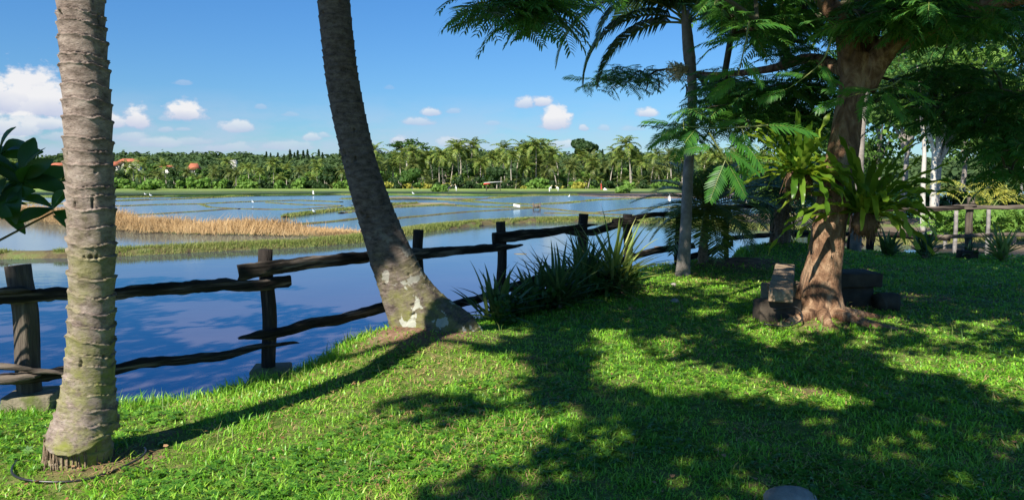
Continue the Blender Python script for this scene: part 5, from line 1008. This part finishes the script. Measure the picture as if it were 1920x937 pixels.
# pointed skyline trees and a few tall ones on the hill
t0_ = thing('conifer', (0, 0, 0), '', 'tree'); mb = MB(); tube(mb, [(0, 0, -1), (0, 0, 9)], [.25, .05], 5); mb.obj('trunk', M['bark_far'], t0_); P = []; k = 500; zz = rng.uniform(1, 10.5, k); a = rng.uniform(0, 6.28, k); rr = (1.9*(1-zz/11)+.15)*rng.uniform(.5, 1.1, k); P = np.c_[rr*np.cos(a), rr*np.sin(a), zz]
scatter('crown', [tmpl([(-.4, -.6, 0), (.4, -.6, 0), (0, .9, 0)], [(0, 1, 2)])], P, np.c_[np.cos(a), np.sin(a), a*0-.3], rdirs(k), rng.uniform(.5, .8, k), M['far3'], t0_); used3 = set()
for px in list(np.arange(500, 612, 9))+[328, 365, 1110, 1130, 640, 655]+list(np.arange(980, 1000, 11))+[1160]:
    y = rng.uniform(820, 980); px += rng.uniform(-3, 3); put(t0_, (px-CX)/F*y, y, rng.uniform(0, 6), 1.7*rng.uniform(.7, 1.15), 'narrow pointed tree on the hill skyline above the far palms', 'pointed trees on the skyline', keep=used3)

# houses on the hill
def house(px, py, y, w, label, roof='tile', wallh=2.6, roofh=2.2, dp=6):
    y *= 1.75; w *= 1.2; wallh *= 1.0; roofh *= 1.3; dp *= 1.2
    c = at(px, py, y); z0 = c[2]-wallh-roofh*.5; t = thing('house', (c[0], y, z0), label, 'house', rz=rng.uniform(-.2, .2)); mb = MB(); slab(mb, (0, 0, wallh/2-8), (w*.45, 0, 0), (0, dp*.42, 0), (0, 0, wallh/2+8)); wl = mb.obj('wall', M['plaster'], t)
    mb = MB(); e = wallh; V = [(-w*.55, -dp*.55, e), (w*.55, -dp*.55, e), (w*.55, dp*.55, e), (-w*.55, dp*.55, e), (-w*.28, 0, e+roofh), (w*.28, 0, e+roofh)]; mb.add(V, [(0, 1, 5, 4), (2, 3, 4, 5), (1, 2, 5), (3, 0, 4), (3, 2, 1, 0)]); mb.obj('roof', M[roof], t)
    for k in range(3):
        mb = MB(); slab(mb, (w*(-.28+.28*k), -dp*.42-.02, wallh*.55), (w*.05, 0, 0), (0, .03, 0), (0, 0, wallh*.22)); mb.obj('window', M['glassdark'], t)
    return t
house(243, 301, 300, 13, 'house with a wide red tiled roof, largest on the left hillside', roofh=2.0); house(214, 307, 285, 6, 'small red-roofed house half hidden right beside the upright palm'); house(364, 312, 270, 6, 'house with a bright red pyramid roof among the trees, right of the wide-roofed one', roofh=3); house(316, 311, 290, 7, 'small house with a faded red roof between the two larger red roofs', roofh=1.2); house(110, 308, 290, 9, 'red-roofed house seen left of the upright palm trunk', roofh=1.5); house(437, 301, 300, 4, 'tall narrow white building among the trees on the hill', 'plaster', 6, .6, 4); house(985, 288, 400, 6, 'tiny roofed house behind the palms left of the dome-topped tree', 'tile', 2, 1)
# lattice mast
c = at(865, 300, 1150); t = thing('radio_mast', (c[0], 1150, 22), 'thin red and white lattice radio mast on the skyline', 'mast'); hgt_ = (at(865, 263, 1150)[2]-22)
for k in range(6):
    mb = MB(); z0 = hgt_*k/6; z1 = hgt_*(k+1)/6
    for (a_, b_) in ((-1, -1), (1, -1), (1, 1), (-1, 1)): tube(mb, [(a_*.9*(1-z0/hgt_*.7), b_*.9*(1-z0/hgt_*.7), z0), (a_*.9*(1-z1/hgt_*.7), b_*.9*(1-z1/hgt_*.7), z1)], .16, 4, cap=False); tube(mb, [(a_*.9*(1-z0/hgt_*.7), b_*.9*(1-z0/hgt_*.7), z0), (-a_*.9*(1-z1/hgt_*.7), b_*.9*(1-z1/hgt_*.7), z1)], .1, 4, cap=False)
    mb.obj('mast_section', M['steelred' if k % 2 else 'steel'], t)

# ------------------------------------------------------------------ small things in the fields
c = at(925, 362, 140); z = WZ+.3; t = thing('field_hut', (c[0], 140, z), 'tiny open field hut with a white and reddish awning at the far paddy edge', 'hut')
for a_, b_ in ((-1, -1), (1, -1), (-1, 1), (1, 1)): mb = MB(); tube(mb, [(a_*1.3, b_*.9, -.3), (a_*1.3, b_*.9, 1.6+.08*a_)], .05, 5); mb.obj('post', M['woodgrey'], t)
mb = MB(); slab(mb, (0, 0, 1.65), (1.7, 0, .10), (0, 1.2, 0), (0, 0, .04)); mb.obj('roof', M['white'], t); mb = MB(); slab(mb, (-1.2, -1.1, 1.35), (.6, 0, .05), (0, .03, 0), (0, 0, .12)); mb.obj('valance', M['red'], t)
mb = MB(); slab(mb, (0, 0, .4), (1.2, 0, 0), (0, .8, 0), (0, 0, .05)); mb.obj('platform', M['woodgrey'], t)
c = onz(969, 389, WZ+.1); t = thing('sluice_block', (c[0], c[1], WZ+.05), 'whitewashed block of a water sluice on a bund in mid paddies', 'sluice'); mb = MB(); slab(mb, (0, 0, .2), (.30, 0, -.06), (0, .2, 0), (0, 0, .12), 0, .06, 3); bevel(mb.obj('block', M['plaster'], t), .03)
c = onz(998, 391, WZ+.1); t = thing('sluice_gate', (c[0]+.35, c[1]-.6, WZ), 'small grey wooden sluice gate on posts beside the whitewashed block', 'sluice')
for s_ in (-1, 1): mb = MB(); slab(mb, (s_*.28, 0, .25), (0, 0, .35), (.05, 0, 0), (0, .05, 0)); mb.obj('post', M['woodgrey'], t)
mb = MB(); slab(mb, (0, .03, .33), (.25, 0, 0), (0, .03, 0), (0, 0, .16)); mb.obj('board', M['woodgrey'], t)
c = at(1126, 362, 146); t = None; t = thing('red_banner', (c[0], 146, ground_z(c[0], 146)+.6), 'narrow red banner on a pole by the ploughed field', 'banner'); mb = MB(); tube(mb, [(0, 0, -.6), (0, 0, 2.3)], .04, 5); mb.obj('pole', M['woodgrey'], t); mb = MB(); mb.add([(0.05, 0, .2), (.45, .05, .25), (.35, -.05, 1.2), (.25, .05, 2.1), (.05, 0, 2.2), (.05, .03, 1.2)], [(0, 1, 2, 5), (5, 2, 3, 4)]); mb.obj('cloth', M['red'], t); t.scale = (.62, .62, .62)
c = at(1135, 362, 146); mb = MB(); mb.add([(-.9, 0, 0), (.9, 0, 0), (.9, .9, 0), (-.9, .9, 0), (-.5, .45, .95)], [(0, 1, 4), (1, 2, 4), (2, 3, 4), (3, 0, 4), (3, 2, 1, 0)]); q = mb.obj('white_sheet', M['white']); q.scale = (.55, .55, .55); q.location = (c[0]+.1, 146, ground_z(c[0], 146)+.6); tag(q, 'white pointed sheet tent next to the red banner', 'tent')
def white_flag(px, py, label, h=.9):
    c = onz(px, py, WZ+.1); t = thing('scare_flag', (c[0], c[1], WZ), label, 'flag', 'bird-scaring flags in the paddies'); mb = MB(); tube(mb, [(0, 0, -.1), (0, 0, h+.1)], .025, 5); mb.obj('pole', M['woodgrey'], t); mb = MB(); mb.add([(0, 0, h), (.16, .02, h*.95), (.24, .03, h*.35), (.1, -.03, .3*h), (-.05, 0, .45*h)], [(0, 1, 2, 3, 4)]); mb.obj('cloth', M['white'], t)
white_flag(1253, 382, 'white cloth flag on a stick just left of the slender palm', 1.1); white_flag(586, 366, 'white cloth flag on a stick at the far edge left of the leaning palm', .8); white_flag(1562, 372, 'white cloth flag on a stick behind the fern-covered tree')
def egret(px, py, label, s=1.0):
    c = onz(px, py, WZ+.12); t = thing('egret', (c[0], c[1], WZ+.1), label, 'bird', 'white egrets in the paddies', rng.uniform(0, 6)); t.scale = (s, s, s); mb = MB()
    tube(mb, catmull([(-.28, 0, .30), (-.12, 0, .40), (.10, 0, .46), (.20, 0, .58), (.17, 0, .72), (.24, 0, .82), (.30, 0, .82)], 4), np.interp(np.linspace(0, 1, 25), [0, .2, .38, .5, .6, .85, .93, 1], [.02, .11, .11, .06, .035, .03, .045, .02]), 10); mb.obj('body', M['feather'], t, True)
    mb = MB(); tube(mb, [(.30, 0, .82), (.44, 0, .79)], [.014, .003], 5); mb.obj('beak', M['straw'], t)
    for s_ in (-1, 1): mb = MB(); tube(mb, [(0, s_*.04, .36), (.02, s_*.04, .18), (0, s_*.04, -.05)], .012, 4); mb.obj('leg', M['hose'], t)
for (x, y, l) in [(273, 368, 'white egret at the far bank, left one of the pair right of the upright palm'), (283, 370, 'white egret at the far bank, right one of the pair right of the upright palm'), (474, 382, 'white egret standing in the shallow water in the mid paddies'), (589, 401, 'white egret by the green grassy bund near the end of the straw'), (775, 366, 'white egret on the far mud right of the leaning palm'), (1067, 372, 'white egret near the ploughed field below the palms')]: egret(x, y, l, .45 if y > 375 else .65)
def person(px, y, face, label, top, bend=.9):
    c = at(px, 365, y); t = thing('person', (c[0], y, WZ+.15), label, 'person', 'people working in the far paddies', face); t.scale = (.82, .82, .82); b = bend; hip = np.array([0, 0, .82]); ch = hip+.45*np.array([math.sin(b), 0, math.cos(b)]); hd = ch+.26*np.array([math.sin(b*1.05), 0, math.cos(b*1.05)])
    J = [hip, ch, (ch+hd)/2, hd, hd+(hd-ch)*.35, ch+[0, .19, 0], ch+[.05, .24, -.28], ch+[.2, .18, -.5], ch+[0, -.19, 0], ch+[.05, -.24, -.28], ch+[.2, -.18, -.5], hip+[0, .1, -.05], hip+[.05, .12, -.42], [0, .12, 0], hip+[0, -.1, -.05], hip+[.05, -.12, -.42], [0, -.12, 0], [.16, .12, 0], [.16, -.12, 0]]
    E = [(0, 1), (1, 2), (2, 3), (3, 4), (1, 5), (5, 6), (6, 7), (1, 8), (8, 9), (9, 10), (0, 11), (11, 12), (12, 13), (0, 14), (14, 15), (15, 16), (13, 17), (16, 18)]; RR = [.15, .17, .06, .10, .06, .07, .05, .035, .07, .05, .035, .10, .075, .05, .10, .075, .05, .035, .035]
    me = bpy.data.meshes.new('body'); me.from_pydata([tuple(map(float, v)) for v in J], E, []); me.update(); q = bpy.data.objects.new('body', me); COL.objects.link(q); q.parent = t; sk = q.modifiers.new('skin', 'SKIN')
    for i, v in enumerate(me.skin_vertices[0].data if me.skin_vertices else []): v.radius = (RR[i], RR[i])
    if not me.skin_vertices:
        bpy.context.view_layer.objects.active = q; q.select_set(True); bpy.ops.mesh.customdata_skin_add(); q.select_set(False)
        for i, v in enumerate(me.skin_vertices[0].data): v.radius = (RR[i], RR[i])
    me.skin_vertices[0].data[0].use_root = True; s2 = q.modifiers.new('sub', 'SUBSURF'); s2.levels = 1; s2.render_levels = 1; me.materials.append(M[top])
    mb = MB(); n = 12; a = np.linspace(0, 2*np.pi, n, endpoint=False); V = [hd+[.05, 0, .28]]+[hd+np.array([.05+.26*math.cos(k), .26*math.sin(k), .05]) for k in a]; mb.add(V, [(0, 1+i, 1+(i+1) % n) for i in range(n)]+[tuple(range(n, 0, -1))]); mb.obj('hat', M['straw'], t)
person(1030, 133, .4, 'person in a white shirt bending over in the far paddy below the palms', 'white', .8); person(1047, 140, 2.6, 'person in white stooping at the bank just right of the other worker in white', 'white', 1.0); person(841, 138, .3, 'person in dark clothes stooping near the far bank', 'darkcloth', .9); person(856, 138, 3.0, 'person in white standing near the far bank beside the dark-clothed one', 'white', .3)
# bright green tuft in front of the ploughed field, banana-like tufts
for (px, y, s, l) in [(1168, 120, .62, 'bright green low bush on the bund in front of the ploughed field'), (825, 130, .7, 'small pale green leafy bush alone on the far bund near the workers'), (280, 150, 1.2, 'bright green leafy bush at the far bank beside the pair of egrets')]: single(blob_tree(int(px), 'bush', 'far2', 1.8, 2.6, 700, th=.0), px, y, s, l).location.z = WZ+.1

# ------------------------------------------------------------------ trees behind the right hand fence
RT = [(1750, 42, 11, 4.2, 'far2', 'tall light green tree with a forked white trunk behind the back fence', .38), (1690, 48, 13, 4.2, 'far1', 'tall thin-crowned tree showing left of the forked white trunk, behind the back fence', .4), (1850, 52, 12.5, 5.5, 'far1', 'broad mid green tree right of the forked white trunk', .25), (1640, 60, 11, 4.5, 'far1', 'mid green tree seen close to the right of the big fern-covered trunk', .2), (1800, 62, 14, 5, 'far1', 'mid green tree deepest behind the forked white trunk', .15), (1935, 46, 9, 4, 'far2', 'light green tree at the right edge of the photo', .2), (1560, 70, 9, 5, 'far1', 'mid green tree seen between the big trunk and the shaggy palm', .1), (1490, 90, 9, 6, 'far2', 'light green tree behind the shaggy palm', .1), (2050, 50, 11, 5, 'far1', 'mid green tree just past the right edge of the photo', .2)]
for i, (px, y, h, w_, m, l, th) in enumerate(RT):
    o = blob_tree(100+i, 'broadleaf_tree', m, h, w_, 3400, 'bark_grey', .20, th, l, .7, 34); single(o, px, y, 1.0 if y < 90 else .8, l); o.location.z = WZ+.2
for i, px in enumerate(np.arange(1400, 2060, 42)):
    y = 44+rng.uniform(0, 14)+(20 if px < 1600 else 0); q = copy_tree(TR[4] if i % 3 else TR[5]); q.location = ((px-CX)/F*y, y, WZ); q.rotation_euler = (0, 0, rng.uniform(0, 6)); q.scale = (.75, .75, rng.uniform(.55, .8)); q['label'] = 'bush in the undergrowth row beneath the trees behind the back fence'; q['group'] = 'undergrowth bushes behind the back fence'
def bare(pl, r0, org, t): mb = MB(); tube(mb, catmull(pl, 5)-org, np.linspace(r0, r0*.4, (len(pl)-1)*5+1), 9, rough=.1); mb.obj('limb', M['bark_pale'], t, True)
t = thing('white_trunk_tree', at(1752, 372, 40)*np.array([1, 1, 0])+[0, 0, WZ], 'bare forked whitish trunk with crooked limbs in front of the right-hand trees', 'tree'); tl = np.array(t.location)
bare([(tl[0], tl[1], WZ-.2), at(1750, 340, 40), at(1751, 290, 40), at(1746, 262, 40)], .18, tl, t); bare([at(1751, 300, 40), at(1762, 270, 40), at(1772, 240, 40), at(1776, 180, 40)], .14, tl, t); bare([at(1746, 266, 40), at(1740, 240, 40), at(1744, 200, 40), at(1738, 150, 40)], .12, tl, t)
c = np.array([at(rng.uniform(1715, 1800), rng.uniform(120, 240), rng.uniform(38.5, 41.5)) for _ in range(60)]); P = np.repeat(c, 60, 0)+rng.normal(0, 1, (3600, 3))*[.8, .8, .22]; n = len(P); scatter('crown', [tmpl([(-.5, -.6, 0), (.5, -.6, 0), (.6, .3, .08), (0, .8, 0), (-.6, .3, .08)], [(0, 1, 2, 3, 4)])], P, rdirs(n, -.3, .3), rdirs(n, .4, 1), rng.uniform(.06, .15, n), M['far2'], t, tl)
t = thing('white_trunk_tree', at(1732, 400, 37)*np.array([1, 1, 0])+[0, 0, WZ], 'straight thin white trunk left of the forked whitish one, behind the back fence', 'tree'); tl = np.array(t.location); bare([(tl[0], tl[1], WZ-.2), at(1731, 340, 37), at(1733, 280, 37), at(1726, 200, 37), at(1720, 120, 37)], .13, tl, t)
c = np.array([at(rng.uniform(1660, 1760), rng.uniform(90, 200), rng.uniform(36, 38.5)) for _ in range(50)]); P = np.repeat(c, 50, 0)+rng.normal(0, 1, (2500, 3))*[.75, .7, .2]; n = len(P); scatter('crown', [tmpl([(-.5, -.6, 0), (.5, -.6, 0), (.6, .3, .08), (0, .8, 0), (-.6, .3, .08)], [(0, 1, 2, 3, 4)])], P, rdirs(n, -.3, .3), rdirs(n, .4, 1), rng.uniform(.06, .14, n), M['far1'], t, tl)
# row of lobed-leaf shrubs behind the fence
V = []; Fc = []
for k in range(7):
    a = R(-110+k*36.6); b = len(V); d = np.array([math.sin(a), math.cos(a)]); pr = np.array([d[1], -d[0]]); V += [(0, 0, 0), (*(d*.55+pr*.16), .03), (*d, -.12), (*(d*.55-pr*.16), .03)]; Fc.append((b, b+1, b+2, b+3))
lobed = tmpl(V, Fc)
for i, (px, w_) in enumerate([(1775, 1.0), (1815, 1.1), (1860, 1.2), (1905, 1.2), (1950, 1.2)]):
    y = 27+i*.5; x = (px-CX)/F*y; t = thing('papaya_shrub', (x, y, WZ), ['leftmost papaya-like shrub with big lobed leaves behind the back fence', 'second papaya-like shrub from the left, behind the tall grey fence post', 'middle papaya-like shrub with lobed leaves right of the tall grey post', 'papaya-like shrub with lobed leaves just inside the right edge', 'papaya-like shrub with lobed leaves cut by the right edge'][i], 'shrub', 'papaya-like shrubs behind the back fence'); n = 260
    P = np.c_[rng.normal(0, w_*.36, n), rng.normal(0, .35, n), rng.uniform(.62, 1.45, n)-.0]; P[:, 2] = np.minimum(P[:, 2], 1.5-.25*(P[:, 0]/w_)**2+rng.uniform(-.1, .1, n)); scatter('leaves', [lobed], P, rdirs(n, -.4, .1), rdirs(n, .5, 1)+[0, -.5, 0], rng.uniform(.13, .22, n), M['far2'], t)
    mb = MB(); [tube(mb, [(s_*.0, 0, -.1), (s_*.05, 0, .6), (s_*.2, 0, 1.2)], [.05, .04, .02], 6, cap=False) for s_ in (-1, 0, 1)]; mb.obj('stems', M['bark_grey'], t)
# yellow drooping bamboo and a distant palm at the right
t = thing('bamboo_clump', ((1850-CX)/F*36, 36, WZ), 'yellowish drooping bamboo above the papaya-like shrubs', 'bamboo'); mb = MB()
for i in range(26): frond_geo(mb, (rng.normal(0, .8), rng.normal(0, .4), rng.uniform(1.2, 2.0)), rng.uniform(0, 6.28), rng.uniform(.3, 1.2), rng.uniform(1.3, 2.4), 1.7, 16, .45, .05, .9, .02, 8, 900+i)
mb.obj('culms', [M['far4'], M['rib']], t)
q = far_palm(31, 12.5, 3.0, 'coco', .03); q['label'] = 'single coconut palm showing against the sky at the right edge'; q.location = ((1912-CX)/F*95, 95, WZ); 
# trellis stakes behind the back fence
for i, (px, y, l) in enumerate([(1797, 20, 'thin pale stake left of the tall grey fence post'), (1858, 20.3, 'thin pale stake right of the tall grey fence post')]):
    c = at(px, HZ, y); mb = MB(); tube(mb, catmull([(0, 0, WZ-.2), (.01, 0, 0), (-.01, 0, .75+.1*i)], 4), .05, 7, rough=.2); q = mb.obj('garden_stake', M['bark_grey']); q.location = (c[0], y, 0); tag(q, l, 'stake')
# floating debris on the near water
for i, (px, py) in enumerate([(1243, 463), (1262, 467), (975, 476), (700, 470), (1290, 458)]):
    c = onz(px, py, WZ); n = 9; a = np.linspace(0, 6.28, n, endpoint=False); rr = rng.uniform(.10, .22, n)*(1.4 if i < 2 else .8); mb = MB(); V = [(r_*math.cos(k)*1.6, r_*math.sin(k), .012) for r_, k in zip(rr, a)]; V += [(v[0], v[1], -.05) for v in V]; mb.add(V, [tuple(range(n))]+[(k, k+n, (k+1) % n+n, (k+1) % n) for k in range(n)]); q = mb.obj('mud_clod', M['mud']); q.location = (c[0], c[1], WZ); tag(q, ['brown mud patch breaking the water left of the slender palm', 'smaller mud patch in the water closest to the slender palm', 'mud clod in the water in front of the fourth fence post', 'mud clod in the water just behind the leaning palm', 'mud patch in the water behind the slender palm'][i], 'mud', 'mud patches in the near paddy')
